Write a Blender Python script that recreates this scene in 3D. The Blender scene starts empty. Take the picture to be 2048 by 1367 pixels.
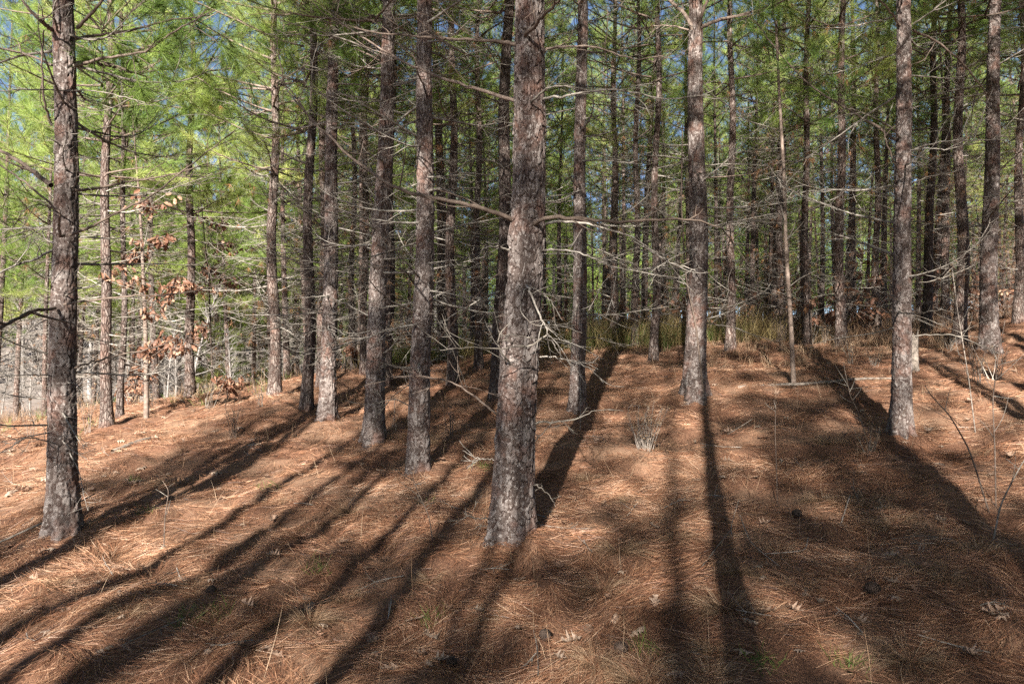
import bpy, math, random
import numpy as np
from mathutils import Vector
S = bpy.context.scene
COL = S.collection
R = np.random.default_rng(11)
rnd = random.Random(5)
rad = math.radians

# ------------------------------------------------------------------ camera, sky, sun, exposure
cam = bpy.data.cameras.new('camera'); camo = bpy.data.objects.new('camera', cam); COL.objects.link(camo)
cam.sensor_width = 24.0; cam.lens = 18.0; cam.clip_start = 0.05; cam.clip_end = 3000
camo.location = (0, 0, 0); camo.rotation_euler = (rad(90), 0, 0)
cam.dof.use_dof = True; cam.dof.focus_distance = 6.5; cam.dof.aperture_fstop = 4.5
S.camera = camo
SUN_EL, SUN_AZ = rad(27.0), rad(11.6)          # the light travels forward, 11.6 degrees to the right
w = bpy.data.worlds.new('World'); S.world = w; w.use_nodes = True
nt = w.node_tree; bg = nt.nodes['Background']
sky = nt.nodes.new('ShaderNodeTexSky'); sky.sky_type = 'NISHITA'; sky.sun_disc = False
sky.sun_elevation = SUN_EL; sky.sun_rotation = rad(180) + SUN_AZ; sky.air_density = 0.42; sky.dust_density = 0.4; sky.ozone_density = 1.0
nt.links.new(sky.outputs[0], bg.inputs[0]); bg.inputs[1].default_value = 0.05
sl = bpy.data.lights.new('sun', 'SUN'); sl.energy = 5.0; sl.angle = rad(0.55); sl.color = (1.0, 0.95, 0.87)
so = bpy.data.objects.new('sun', sl); COL.objects.link(so)
SDIR = Vector((math.sin(SUN_AZ)*math.cos(SUN_EL), math.cos(SUN_AZ)*math.cos(SUN_EL), -math.sin(SUN_EL)))
so.rotation_euler = SDIR.to_track_quat('-Z', 'Y').to_euler()
S.view_settings.view_transform = 'Standard'; S.view_settings.look = 'None'
S.view_settings.exposure = 2.4; S.view_settings.gamma = 1.0
S.cycles.use_denoising = False; S.cycles.use_adaptive_sampling = False; S.cycles.max_bounces = 5; S.cycles.diffuse_bounces = 1; S.cycles.transmission_bounces = 4; S.cycles.transparent_max_bounces = 8

# ------------------------------------------------------------------ noise
def _hash(ix, iy, seed):
    n = (ix.astype(np.int64)*374761393 + iy.astype(np.int64)*668265263 + seed*1442695041) & 0x7fffffff
    n = ((n ^ (n >> 13))*1274126177) & 0x7fffffff
    n = ((n ^ (n >> 16))*2246822519) & 0x7fffffff
    return (n & 0xffffff)/float(0xffffff)
def vnoise(x, y, seed=0):
    x = np.asarray(x, float); y = np.asarray(y, float)
    ix = np.floor(x); iy = np.floor(y); fx = x-ix; fy = y-iy
    fx = fx*fx*(3-2*fx); fy = fy*fy*(3-2*fy)
    a = _hash(ix, iy, seed); b = _hash(ix+1, iy, seed); c = _hash(ix, iy+1, seed); d = _hash(ix+1, iy+1, seed)
    return (a*(1-fx)+b*fx)*(1-fy)+(c*(1-fx)+d*fx)*fy
def fbm(x, y, seed=0, o=3):
    t = 0; a = .5
    for k in range(o):
        t = t + a*vnoise(x*2**k, y*2**k, seed+k*7); a *= .5
    return t/(1-.5**o)
def sstep(a, b, x):
    t = np.clip((x-a)/(b-a), 0, 1); return t*t*(3-2*t)

# ------------------------------------------------------------------ terrain
QC = np.array([-1.54841411e+00, 8.89400592e-03, -1.32272551e-01, 1.55405612e-03, 1.09815137e-02, 2.66915543e-02, -4.00127137e-04, -3.93592135e-04, -8.53815371e-04])
def hs(x, y):
    x = np.asarray(x, float); y = np.asarray(y, float)
    xc = np.clip(x, -11, 11); yc = np.clip(y, 0.5, 16.5)
    q = (QC[0]+QC[1]*xc+QC[2]*yc+QC[3]*xc*xc+QC[4]*xc*yc+QC[5]*yc*yc+QC[6]*xc*xc*yc+QC[7]*xc*yc*yc+QC[8]*yc**3)
    q = q + np.minimum(x+11, 0)*0.05 + np.maximum(x-11, 0)*0.02
    q = q + np.minimum(y-0.5, 0)*0.05
    fy = np.clip(y-16.5, 0, 60)
    left = sstep(0.05, -0.35, x/np.maximum(np.abs(y), 8))
    q = q - left*0.055*np.clip(fy, 0, 40)
    q = q + 0.55*sstep(7.5, 11.5, x)*sstep(9, 15, y)
    r = np.sqrt(x*x+y*y)
    hill = sstep(48, 130, r)*sstep(20, 60, y)
    q = q + hill*(3.0 + 19*left)
    return q
def h(x, y):
    x = np.asarray(x, float); y = np.asarray(y, float)
    r = np.sqrt(x*x+y*y)
    near = sstep(40, 18, r)
    b = (fbm(x*1.6, y*1.6, 3)-.5)*0.19 + (vnoise(x*3.8, y*3.8, 9)-.5)*0.075 + (vnoise(x*.45, y*.45, 5)-.5)*.12
    m = 0
    for (bx, by, bd) in MOUND:
        d2 = (x-bx)**2+(y-by)**2; m = m+.09*np.exp(-d2/(2.2*bd)**2*2)*(bd/.25)
    return hs(x, y) + b*near*sstep(0.3, 2.0, r) + m
F = 1536.0
def ray_ground(u, v, fn=hs):
    Y = np.arange(1.5, 120, .02); X = (u-1024)/F*Y; Z = (683-v)/F*Y
    d = Z - fn(X, Y); k = np.where(d < 0)[0]
    i = k[0] if len(k) else len(Y)-1
    return float(X[i]), float(Y[i]), float(fn(X[i], Y[i]))
def at(u, v, D): return np.array(((u-1024)/F*D, D, (683-v)/F*D))

# ------------------------------------------------------------------ mesh building
class MB:
    def __init__(s): s.V = []; s.Q = []; s.T = []; s.QM = []; s.TM = []; s.n = 0; s.A = {}
    def add(s, V, Q=None, T=None, mat=0, **at):
        V = np.asarray(V, float).reshape(-1, 3)
        if Q is not None and len(Q): s.Q.append(np.asarray(Q)+s.n); s.QM.append(np.full(len(Q), mat))
        if T is not None and len(T): s.T.append(np.asarray(T)+s.n); s.TM.append(np.full(len(T), mat))
        for k in at:
            if k not in s.A: s.A[k] = [np.zeros(s.n)] if s.n else []
        for k in s.A:
            s.A[k].append(np.broadcast_to(np.asarray(at.get(k, 0.5), float), (len(V),)))
        s.V.append(V); s.n += len(V)
    def mesh(s, name, mats, smooth=True):
        V = np.concatenate(s.V); m = bpy.data.meshes.new(name)
        Q = np.concatenate(s.Q) if s.Q else np.zeros((0, 4), int); T = np.concatenate(s.T) if s.T else np.zeros((0, 3), int)
        qm = np.concatenate(s.QM) if s.QM else np.zeros(0, int); tm = np.concatenate(s.TM) if s.TM else np.zeros(0, int)
        loops = np.concatenate([Q.ravel(), T.ravel()]).astype(np.int32)
        starts = np.concatenate([np.arange(len(Q))*4, len(Q)*4+np.arange(len(T))*3]).astype(np.int32)
        m.vertices.add(len(V)); m.vertices.foreach_set('co', V.astype(np.float32).ravel())
        m.loops.add(len(loops)); m.loops.foreach_set('vertex_index', loops)
        m.polygons.add(len(starts)); m.polygons.foreach_set('loop_start', starts)
        m.polygons.foreach_set('material_index', np.concatenate([qm, tm]).astype(np.int32))
        m.update(calc_edges=True)
        if smooth: m.polygons.foreach_set('use_smooth', np.ones(len(starts), bool))
        for k, a in s.A.items():
            at_ = m.attributes.new(k, 'FLOAT', 'POINT'); at_.data.foreach_set('value', np.concatenate(a).astype(np.float32))
        for x in mats: m.materials.append(x)
        return m

def frames(P):
    P = np.asarray(P, float); t = np.gradient(P, axis=0); t /= np.linalg.norm(t, axis=1)[:, None]+1e-9
    mean = P[-1]-P[0]; ref = np.array((0, 0, 1.)) if abs(mean[2]) < .8*np.linalg.norm(mean) else np.array((1., 0, 0))
    a = np.cross(t, ref); a /= np.linalg.norm(a, axis=1)[:, None]+1e-9
    b = np.cross(a, t)
    return t, a, b
def tube(mb, P, r, ns=5, mat=0, cap=False, **at):
    P = np.asarray(P, float); n = len(P); r = np.broadcast_to(np.asarray(r, float), (n,))
    t, a, b = frames(P)
    th = np.arange(ns)*2*np.pi/ns
    V = P[:, None, :] + r[:, None, None]*(np.cos(th)[None, :, None]*a[:, None, :]+np.sin(th)[None, :, None]*b[:, None, :])
    i, j = np.meshgrid(np.arange(n-1), np.arange(ns), indexing='ij'); j2 = (j+1) % ns
    Q = np.stack([i*ns+j, i*ns+j2, (i+1)*ns+j2, (i+1)*ns+j], -1).reshape(-1, 4)
    V = V.reshape(-1, 3)
    T = None
    if cap:
        V = np.concatenate([V, P[-1:]]); k = np.arange(ns)
        T = np.stack([(n-1)*ns+k, (n-1)*ns+(k+1) % ns, np.full(ns, n*ns)], -1)
    mb.add(V, Q, T, mat, **at)
def blades(mb, B, D, L, W, mat=0, bend=None, seg=1, **at):
    """thin tapering blades from points B along unit dirs D"""
    N = len(B); L = np.broadcast_to(L, (N,)); W = np.broadcast_to(W, (N,))
    rv = R.normal(size=(N, 3)); s = np.cross(D, rv); s /= np.linalg.norm(s, axis=1)[:, None]+1e-9
    s = s*W[:, None]*.5; tip = B+D*L[:, None]
    k = np.arange(N)
    if seg == 1:
        if bend is not None: tip = tip+bend
        V = np.stack([B-s, B+s, tip], 1).reshape(-1, 3)
        T = np.stack([k*3, k*3+1, k*3+2], -1)
        mb.add(V, None, T, mat, **{q: np.repeat(x, 3) for q, x in at.items()})
    else:
        bend = np.zeros((N, 3)) if bend is None else bend
        mid = B+D*(L*.55)[:, None]+bend*.3; tip = tip+bend
        V = np.stack([B-s, B+s, mid+s*.8, mid-s*.8, tip], 1).reshape(-1, 3)
        Q = np.stack([k*5, k*5+1, k*5+2, k*5+3], -1); T = np.stack([k*5+3, k*5+2, k*5+4], -1)
        mb.add(V, Q, T, mat, **{q: np.repeat(x, 5) for q, x in at.items()})

# ------------------------------------------------------------------ materials
def newmat(name):
    m = bpy.data.materials.new(name); m.use_nodes = True
    nt = m.node_tree; p = nt.nodes['Principled BSDF']; p.inputs['Roughness'].default_value = .85
    p.inputs['Specular IOR Level'].default_value = .25
    return m, nt, p
def ramp(nt, fac, stops):
    r = nt.nodes.new('ShaderNodeValToRGB'); e = r.color_ramp.elements
    while len(e) < len(stops): e.new(.5)
    for x, (pos, c) in zip(e, stops): x.position = pos; x.color = (*c, 1)
    nt.links.new(fac, r.inputs[0]); return r.outputs[0]
def noise(nt, vec, scale, detail=3, rough=.55):
    n = nt.nodes.new('ShaderNodeTexNoise'); n.inputs['Scale'].default_value = scale; n.inputs['Detail'].default_value = detail
    n.inputs['Roughness'].default_value = rough
    if vec is not None: nt.links.new(vec, n.inputs['Vector'])
    return n.outputs[0]
def coords(nt, scale=(1, 1, 1)):
    t = nt.nodes.new('ShaderNodeTexCoord'); mp = nt.nodes.new('ShaderNodeMapping'); mp.inputs['Scale'].default_value = scale
    nt.links.new(t.outputs['Object'], mp.inputs[0]); return mp.outputs[0]
def mixc(nt, fac, a, b, mode='MIX'):
    m = nt.nodes.new('ShaderNodeMix'); m.data_type = 'RGBA'; m.blend_type = mode
    for sock, v in ((m.inputs[0], fac), (m.inputs[6], a), (m.inputs[7], b)):
        if isinstance(v, (int, float)): sock.default_value = v
        elif isinstance(v, tuple): sock.default_value = (*v, 1)
        else: nt.links.new(v, sock)
    return m.outputs[2]
def attr(nt, n):
    a = nt.nodes.new('ShaderNodeAttribute'); a.attribute_name = n; return a.outputs['Fac']
def math_(nt, op, a, b=0.):
    m = nt.nodes.new('ShaderNodeMath'); m.operation = op
    for s, v in zip(m.inputs, (a, b)):
        if isinstance(v, (int, float)): s.default_value = v
        else: nt.links.new(v, s)
    return m.outputs[0]
def bump(nt, p, hgt, dist, strength=1.):
    b = nt.nodes.new('ShaderNodeBump'); b.inputs['Distance'].default_value = dist; b.inputs['Strength'].default_value = strength
    nt.links.new(hgt, b.inputs['Height']); nt.links.new(b.outputs[0], p.inputs['Normal'])

def mat_bark_near():
    m, nt, p = newmat('pine_bark_plates')
    co = coords(nt)
    n1 = noise(nt, co, 38, 4); n2 = noise(nt, co, 150, 3, .7); n3 = noise(nt, co, 5, 3)
    plate = ramp(nt, attr(nt, 'rnd'), [(0, (.042, .030, .025)), (.45, (.072, .053, .045)), (.7, (.115, .092, .082)), (1, (.20, .175, .16))])
    lich = ramp(nt, math_(nt, 'MULTIPLY', n1, math_(nt, 'ADD', n2, .3)), [(.43, (0, 0, 0)), (.56, (.85, .85, .85))])
    plate = mixc(nt, lich, plate, (.30, .265, .245))
    red = ramp(nt, n3, [(.5, (0, 0, 0)), (.66, (.5, .5, .5))])
    plate = mixc(nt, red, plate, (.15, .07, .047))
    plate = mixc(nt, .5, plate, ramp(nt, n2, [(.25, (.45, .42, .40)), (.75, (1.35, 1.35, 1.35))]), 'MULTIPLY')
    col = mixc(nt, attr(nt, 'crack'), plate, (.032, .016, .012))  # reddish cracks, colour darkened further to stand in for crevice shade
    nt.links.new(col, p.inputs['Base Color'])
    bump(nt, p, math_(nt, 'ADD', n2, n1), .006, .8)
    return m
def mat_bark_far():
    m, nt, p = newmat('pine_bark')
    co = coords(nt, (1, 1, .33))
    v = nt.nodes.new('ShaderNodeTexVoronoi'); v.feature = 'DISTANCE_TO_EDGE'; v.inputs['Scale'].default_value = 26
    wv = nt.nodes.new('ShaderNodeVectorMath'); wv.operation = 'ADD'
    nn = nt.nodes.new('ShaderNodeTexNoise'); nn.inputs['Scale'].default_value = 14; nt.links.new(co, nn.inputs['Vector'])
    sc = nt.nodes.new('ShaderNodeVectorMath'); sc.operation = 'SCALE'; sc.inputs['Scale'].default_value = .05
    nt.links.new(nn.outputs['Color'], sc.inputs[0]); nt.links.new(co, wv.inputs[0]); nt.links.new(sc.outputs[0], wv.inputs[1]); nt.links.new(wv.outputs[0], v.inputs['Vector'])
    v2 = nt.nodes.new('ShaderNodeTexVoronoi'); v2.inputs['Scale'].default_value = 26; nt.links.new(wv.outputs[0], v2.inputs['Vector'])
    oi = nt.nodes.new('ShaderNodeObjectInfo')
    n2 = noise(nt, coords(nt), 60, 4, .7); n3 = noise(nt, coords(nt), 3, 3)
    sep = nt.nodes.new('ShaderNodeSeparateColor'); nt.links.new(v2.outputs['Color'], sep.inputs[0])
    plate = ramp(nt, sep.outputs[0], [(0, (.04, .029, .024)), (.5, (.074, .055, .047)), (1, (.155, .13, .118))])
    plate = mixc(nt, ramp(nt, n2, [(.45, (0, 0, 0)), (.65, (.6, .6, .6))]), plate, (.24, .205, .185))
    plate = mixc(nt, ramp(nt, n3, [(.5, (0, 0, 0)), (.7, (.5, .5, .5))]), plate, (.15, .07, .047))
    crack = ramp(nt, v.outputs['Distance'], [(.02, (1, 1, 1)), (.12, (0, 0, 0))])
    col = mixc(nt, crack, plate, (.038, .02, .015))
    col = mixc(nt, 1., col, ramp(nt, oi.outputs['Random'], [(0, (.72, .70, .68)), (1, (1.25, 1.2, 1.15))]), 'MULTIPLY')
    nt.links.new(col, p.inputs['Base Color'])
    hgt = ramp(nt, v.outputs['Distance'], [(.0, (0, 0, 0)), (.16, (1, 1, 1))])
    bump(nt, p, mixc(nt, .3, hgt, n2), .016, 1.)
    return m
def mat_twig(name, c0, c1):
    m, nt, p = newmat(name)
    n = noise(nt, coords(nt), 18, 3)
    col = ramp(nt, n, [(.35, c0), (.65, c1)])
    oi = nt.nodes.new('ShaderNodeObjectInfo')
    col = mixc(nt, 1., col, ramp(nt, oi.outputs['Random'], [(0, (.6, .58, .55)), (1, (1.2, 1.2, 1.2))]), 'MULTIPLY')
    nt.links.new(col, p.inputs['Base Color']); return m
def mat_leafy(name, stops, transl=.4, rough=.5, objvar=True, spec=.35):
    m, nt, p = newmat(name)
    col = ramp(nt, attr(nt, 'tint'), stops)
    if objvar:
        oi = nt.nodes.new('ShaderNodeObjectInfo')
        col = mixc(nt, 1., col, ramp(nt, oi.outputs['Random'], [(0, (.75, .82, .8)), (1, (1.15, 1.1, 1.0))]), 'MULTIPLY')
    nt.links.new(col, p.inputs['Base Color']); p.inputs['Roughness'].default_value = rough; p.inputs['Specular IOR Level'].default_value = spec
    if transl:
        tr = nt.nodes.new('ShaderNodeBsdfTranslucent'); nt.links.new(col, tr.inputs[0])
        mx = nt.nodes.new('ShaderNodeMixShader'); mx.inputs[0].default_value = transl
        nt.links.new(p.outputs[0], mx.inputs[1]); nt.links.new(tr.outputs[0], mx.inputs[2])
        nt.links.new(mx.outputs[0], nt.nodes['Material Output'].inputs[0])
    return m
BARK_N = mat_bark_near(); BARK_F = mat_bark_far()
TWIG = mat_twig('dead_twig', (.095, .08, .066), (.28, .252, .22))
LIMB = mat_twig('limb_bark', (.085, .06, .047), (.18, .138, .112))
NEEDLE = mat_leafy('pine_needles', [(0, (.09, .135, .03)), (.4, (.165, .25, .05)), (.75, (.29, .37, .085)), (1, (.43, .455, .17))], .45)
DEADN = mat_leafy('dead_needles', [(0, (.17, .075, .035)), (1, (.34, .18, .09))], .3)
STRAW = mat_leafy('pine_straw', [(0, (.034, .017, .011)), (.25, (.11, .047, .025)), (.55, (.27, .124, .066)), (.8, (.42, .25, .148)), (1, (.49, .35, .245))], .12, .5, False, .4)
GRASS = mat_leafy('dry_grass', [(0, (.11, .075, .032)), (.5, (.20, .145, .055)), (1, (.34, .27, .12))], .35, .6, False)
PALEG = mat_leafy('tussock_grass', [(0, (.13, .075, .043)), (.5, (.27, .165, .095)), (1, (.41, .30, .195))], .25, .6, False)
GREENG = mat_leafy('green_grass', [(0, (.06, .10, .02)), (1, (.17, .22, .05))], .35, .5, False)
LEAF = mat_leafy('oak_leaf', [(0, (.11, .055, .035)), (.5, (.21, .12, .083)), (1, (.36, .26, .205))], .25, .6, True)
BROWNL = mat_leafy('hanging_dead_leaf', [(0, (.09, .04, .024)), (.6, (.21, .10, .06)), (1, (.36, .22, .145))], .3, .6, False)
BARE = mat_twig('bare_grey_tree', (.13, .115, .105), (.235, .217, .203))
WOOD = mat_twig('weathered_wood', (.09, .075, .062), (.25, .21, .178))
def mat_ground():
    m, nt, p = newmat('forest_floor')
    co = coords(nt)
    n1 = noise(nt, co, 1.4, 4); n2 = noise(nt, co, 55, 5, .75)
    st = noise(nt, coords(nt, (30, 160, 60)), 1, 3, .7); st2 = noise(nt, coords(nt, (150, 28, 60)), 1, 3, .7)
    f = math_(nt, 'MAXIMUM', st, st2)
    col = ramp(nt, mixc(nt, .5, f, n2), [(.38, (.03, .014, .009)), (.5, (.10, .046, .026)), (.6, (.21, .105, .06)), (.72, (.36, .22, .14))])
    col = mixc(nt, ramp(nt, n1, [(.42, (0, 0, 0)), (.68, (.45, .45, .45))]), col, (.30, .20, .13))
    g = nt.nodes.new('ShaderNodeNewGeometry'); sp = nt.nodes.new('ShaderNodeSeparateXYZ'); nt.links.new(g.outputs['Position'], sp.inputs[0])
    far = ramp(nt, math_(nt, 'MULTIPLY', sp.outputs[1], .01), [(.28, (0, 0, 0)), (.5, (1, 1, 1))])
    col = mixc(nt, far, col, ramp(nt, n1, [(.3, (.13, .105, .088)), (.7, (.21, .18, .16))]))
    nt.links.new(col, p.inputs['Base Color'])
    bump(nt, p, mixc(nt, .5, f, n2), .02, .9)
    return m
GROUND = mat_ground()

# ------------------------------------------------------------------ objects
def link(name, mesh, parent=None, loc=(0, 0, 0), rot=(0, 0, 0), sc=None):
    o = bpy.data.objects.new(name, mesh); COL.objects.link(o); o.parent = parent
    o.location = loc; o.rotation_euler = rot
    if sc is not None: o.scale = (sc, sc, sc) if isinstance(sc, (int, float)) else sc
    return o
def tag(o, label=None, cat=None, group=None, kind=None):
    if label: o['label'] = label
    if cat: o['category'] = cat
    if group: o['group'] = group
    if kind: o['kind'] = kind
    return o

# ------------------------------------------------------------------ the trees one can tell apart
# base u,v | width px at about 1.2 m up | waypoints (u,v) ... last one is where it leaves the frame | detail | crown set | dead branch count, from, to | label
T = [
 (1022, 1092, 71, [(1050, 480), (1062, 0)], 3, 'N', 0, 0, 0, 'thickest pine in the middle with flaky grey plates on reddish bark'),
 (126, 1076, 47, [(126, 500), (124, 0)], 2, 'N', 20, .7, 5.5, 'stout dark pine standing alone at the open edge, crossed by many grey bare limbs'),
 (836, 945, 36, [(849, 450), (851, 0)], 2, 'N', 26, .9, 5.5, 'straight dark pine just behind the thickest pine, its base in shade'),
 (747, 882, 33, [(766, 420), (783, 0)], 2, 'N', 24, .9, 5.5, 'leaning pine with a flared sunlit base beside the straight dark pine'),
 (655, 846, 27, [(660, 480), (664, 0)], 2, 'N', 24, .9, 5.5, 'pale sunlit pine with a curved swollen foot'),
 (613, 822, 21, [(617, 400), (626, 0)], 1, 'D', 14, .7, 4, 'thin nearly black pine trunk shaded from bottom to top at the edge of the straw'),
 (549, 797, 21, [(547, 500), (549, 0)], 1, 'L', 16, .8, 4, 'pine with a bleached sunlit upper trunk and dark lower trunk'),
 (380, 793, 17, [(380, 500), (383, 0)], 1, 'L', 12, .8, 4, 'pale grey pine standing among hanging brown oak leaves'),
 (214, 862, 20, [(208, 480), (216, 0)], 1, 'L', 14, .6, 4, 'grey pine with speckled bark behind the stout edge pine'),
 (240, 838, 11, [(243, 480), (240, 0)], 1, 'L', 8, .8, 4, 'slender dark pine close behind the speckled grey pine'),
 (158, 812, 13, [(156, 500), (160, 0)], 1, 'L', 8, .8, 4, 'slim pinkish pine half hidden by the stout edge pine'),
 (446, 776, 15, [(447, 480), (452, 0)], 1, 'L', 10, .8, 4, 'slender brown pine beside the pale grey pine with brown oak leaves'),
 (474, 760, 12, [(476, 480), (478, 0)], 1, 'L', 8, .8, 4, 'thin dark pine at the foot of low green boughs'),
 (906, 768, 19, [(907, 430), (910, 0)], 1, 'D', 16, .9, 4.5, 'slim pine in the gap behind the straight dark pine'),
 (957, 742, 14, [(957, 480), (960, 0)], 1, 'D', 12, .9, 4.5, 'thin dim pine between two dark trunks left of the thickest pine'),
 (998, 802, 29, [(1004, 500), (1014, 0)], 1, 'N', 18, .8, 5, 'broad brown pine partly hidden behind the thickest pine'),
 (1154, 828, 25, [(1158, 480), (1162, 0)], 2, 'N', 20, .8, 5.5, 'black shadowed pine where the long shadow of the thickest pine ends'),
 (1229, 694, 15, [(1232, 480), (1230, 0)], 1, 'D', 12, .8, 4, 'thin pine at the crest in front of yellow grass'),
 (1307, 726, 15, [(1310, 480), (1316, 0)], 1, 'D', 12, .8, 4, 'thin pine with one bright spot near its foot on the sunny crest'),
 (1389, 802, 36, [(1395, 480), (1390, 0)], 2, 'N', 14, .9, 3.4, 'pine with a forked crown and blackened foot, a green sapling against it'),
 (1461, 703, 16, [(1463, 480), (1465, 0)], 1, 'D', 12, .8, 4, 'thin shaded pine rising from dry grass behind the forked pine'),
 (1682, 695, 18, [(1684, 480), (1690, 0)], 1, 'D', 14, .9, 4, 'dark straight pine at the back of the bright straw clearing'),
 (1801, 862, 31, [(1808, 480), (1812, 0)], 2, 'N', 10, 1.0, 5.5, 'pine with sunlit upper bark and a dark foot beside a broken stump'),
 (1852, 668, 17, [(1862, 400), (1874, 0)], 1, 'D', 10, .9, 4, 'dark thin pine leaning just behind the sunlit right-hand pine'),
 (1919, 692, 22, [(1920, 480), (1918, 0)], 1, 'N', 12, .9, 5, 'dark upright pine between the leaning thin pine and a speckled pine'),
 (1979, 704, 29, [(1981, 480), (1995, 0)], 2, 'N', 12, 1., 5.5, 'speckled broad pine with brown grass round its wide foot'),
 (2036, 652, 15, [(2037, 480), (2040, 0)], 1, 'D', 8, .9, 4, 'mottled thin pine at the extreme edge above the shaded slope'),
 (1888, 655, 14, [(1892, 480), (1896, 0)], 1, 'D', 8, .9, 4, 'pale thin pine in the gap between two darker trunks'),
 (1755, 676, 13, [(1755, 480), (1757, 0)], 1, 'D', 8, .9, 4, 'thin dark pine behind the sunlit pine with the dark foot'),
 (1612, 688, 14, [(1612, 480), (1618, 0)], 1, 'D', 8, .9, 4, 'dim pine behind the thin leaning sapling'),
 (1562, 682, 15, [(1560, 480), (1570, 0)], 1, 'D', 8, .9, 4, 'pine with a bent foot behind the sunny clearing'),
 (1270, 694, 13, [(1270, 480), (1276, 0)], 1, 'D', 8, .9, 4, 'slim dark pine among yellow grass between two thin pines'),
 (772, 770, 19, [(776, 480), (784, 0)], 1, 'D', 10, .8, 4, 'dark pine showing just behind the leaning flared pine'),
 (728, 756, 14, [(729, 480), (733, 0)], 1, 'D', 10, .8, 4, 'bright speckled slim pine left of the leaning flared pine'),
 (643, 772, 16, [(645, 480), (648, 0)], 1, 'D', 10, .8, 4, 'whitish sunlit pine just behind the swollen-footed pine'),
 (708, 752, 11, [(708, 480), (712, 0)], 1, 'D', 8, .8, 4, 'very thin shaded pine in the bright gap'),
]
BASES = [ray_ground(t[0], t[1])[:2] for t in T]
MOUND = np.array([(b[0], b[1], t[2]/F*b[1]) for b, t in zip(BASES, T)])

# ------------------------------------------------------------------ the ground sheet
def axis(lo, hi, step, far, g=1.11):
    a = list(np.arange(lo, hi+1e-6, step)); d = step; x = a[-1]
    while x < far: d *= g; x += d; a.append(x)
    d = step; x = a[0]
    while x > -far: d *= g; x -= d; a.insert(0, x)
    return np.array(a)
ax = axis(-9, 9, .07, 900); ay = axis(2.2, 16, .07, 900)
gx, gy = np.meshgrid(ax, ay); nx, ny = len(ax), len(ay)
mb = MB(); ii, jj = np.meshgrid(np.arange(ny-1), np.arange(nx-1), indexing='ij')
q = np.stack([ii*nx+jj, ii*nx+jj+1, (ii+1)*nx+jj+1, (ii+1)*nx+jj], -1).reshape(-1, 4)
mb.add(np.stack([gx.ravel(), gy.ravel(), h(gx.ravel(), gy.ravel())], -1), q)
tag(link('ground', mb.mesh('ground', [GROUND])), kind='structure')

# ------------------------------------------------------------------ tree parts
def bark_trunk(P, r, zs_detail, nth, dz, cell, amp, seed):
    """trunk with real bark plates. P: function z->(x,y), r: function z->radius"""
    z0, z1, ztop = zs_detail
    z = np.concatenate([np.arange(z0, z1, dz), np.linspace(z1, ztop, 40)])
    th = np.linspace(0, 2*np.pi, nth, endpoint=False)
    Z, TH = np.meshgrid(z, th, indexing='ij')
    rr = r(Z)
    circ = 2*np.pi*float(r(np.array(1.2)))
    ncol = max(6, int(circ/cell[0]))
    u = TH/(2*np.pi)*ncol; v = Z/cell[1]
    wob = fbm(u*.9+31, v*1.1, seed+1)-.5; u2 = u+wob*1.5; v2 = v+1.8*(fbm(u*.8, v*.6, seed+5, 4)-.5)
    f1 = np.full(u.shape, 9.); f2 = np.full(u.shape, 9.); cid = np.zeros(u.shape); lv = np.zeros(u.shape)
    iu = np.floor(u2); iv = np.floor(v2)
    for a in (-1, 0, 1):
        for b in (-1, 0, 1):
            cu = iu+a; cv = iv+b; cw = np.mod(cu, ncol)
            px = cu+.5+.75*(_hash(cw, cv, seed)-.5); py = cv+.5+.75*(_hash(cw, cv, seed+3)-.5)
            d = np.maximum(np.hypot(u2-px, (v2-py)), .0)
            d = d*.75+.25*np.maximum(np.abs(u2-px)*1.2, np.abs(v2-py))
            nw = d < f1
            f2 = np.where(nw, f1, np.minimum(f2, d)); lv = np.where(nw, v2-py, lv)
            cid = np.where(nw, _hash(cw, cv, seed+11), cid); f1 = np.where(nw, d, f1)
    e = f2-f1
    plate = sstep(.01, .15, e)
    lay = np.clip(-lv*.8, -.3, .6)                      # the lower edge of each plate lifts
    disp = amp*(plate*(.45+.75*cid+.5*lay) + .35*(fbm(u*2.5, v*3.5, seed+20)-.5) - .3)
    disp = disp*np.where(Z < z1, 1, .6)
    low = fbm(TH/(2*np.pi)*3+.0*Z, Z*1.3, seed+40)
    seam = (1-np.cos(TH))*.5
    disp = disp+(.03*rr)*(low-.5)*np.sin(TH*.5)
    cx, cy = P(z); cx = cx[:, None]; cy = cy[:, None]
    rd = rr+disp+rr*.16*np.exp(-np.clip(Z, 0, 9)/.16)*np.cos(TH*(4+seed % 3)+seed)
    V = np.stack([cx+rd*np.cos(TH), cy+rd*np.sin(TH), Z], -1).reshape(-1, 3)
    n = len(z)
    i, j = np.meshgrid(np.arange(n-1), np.arange(nth), indexing='ij'); j2 = (j+1) % nth
    Q = np.stack([i*nth+j, i*nth+j2, (i+1)*nth+j2, (i+1)*nth+j], -1).reshape(-1, 4)
    m = MB(); m.add(V, Q, None, 0, crack=(1-sstep(.01, .13, e)).ravel(), rnd=np.clip(cid*.8+.2*fbm(u*3, v*3, seed+50), 0, 1).ravel())
    return m.mesh('trunk', [BARK_N])
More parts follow.
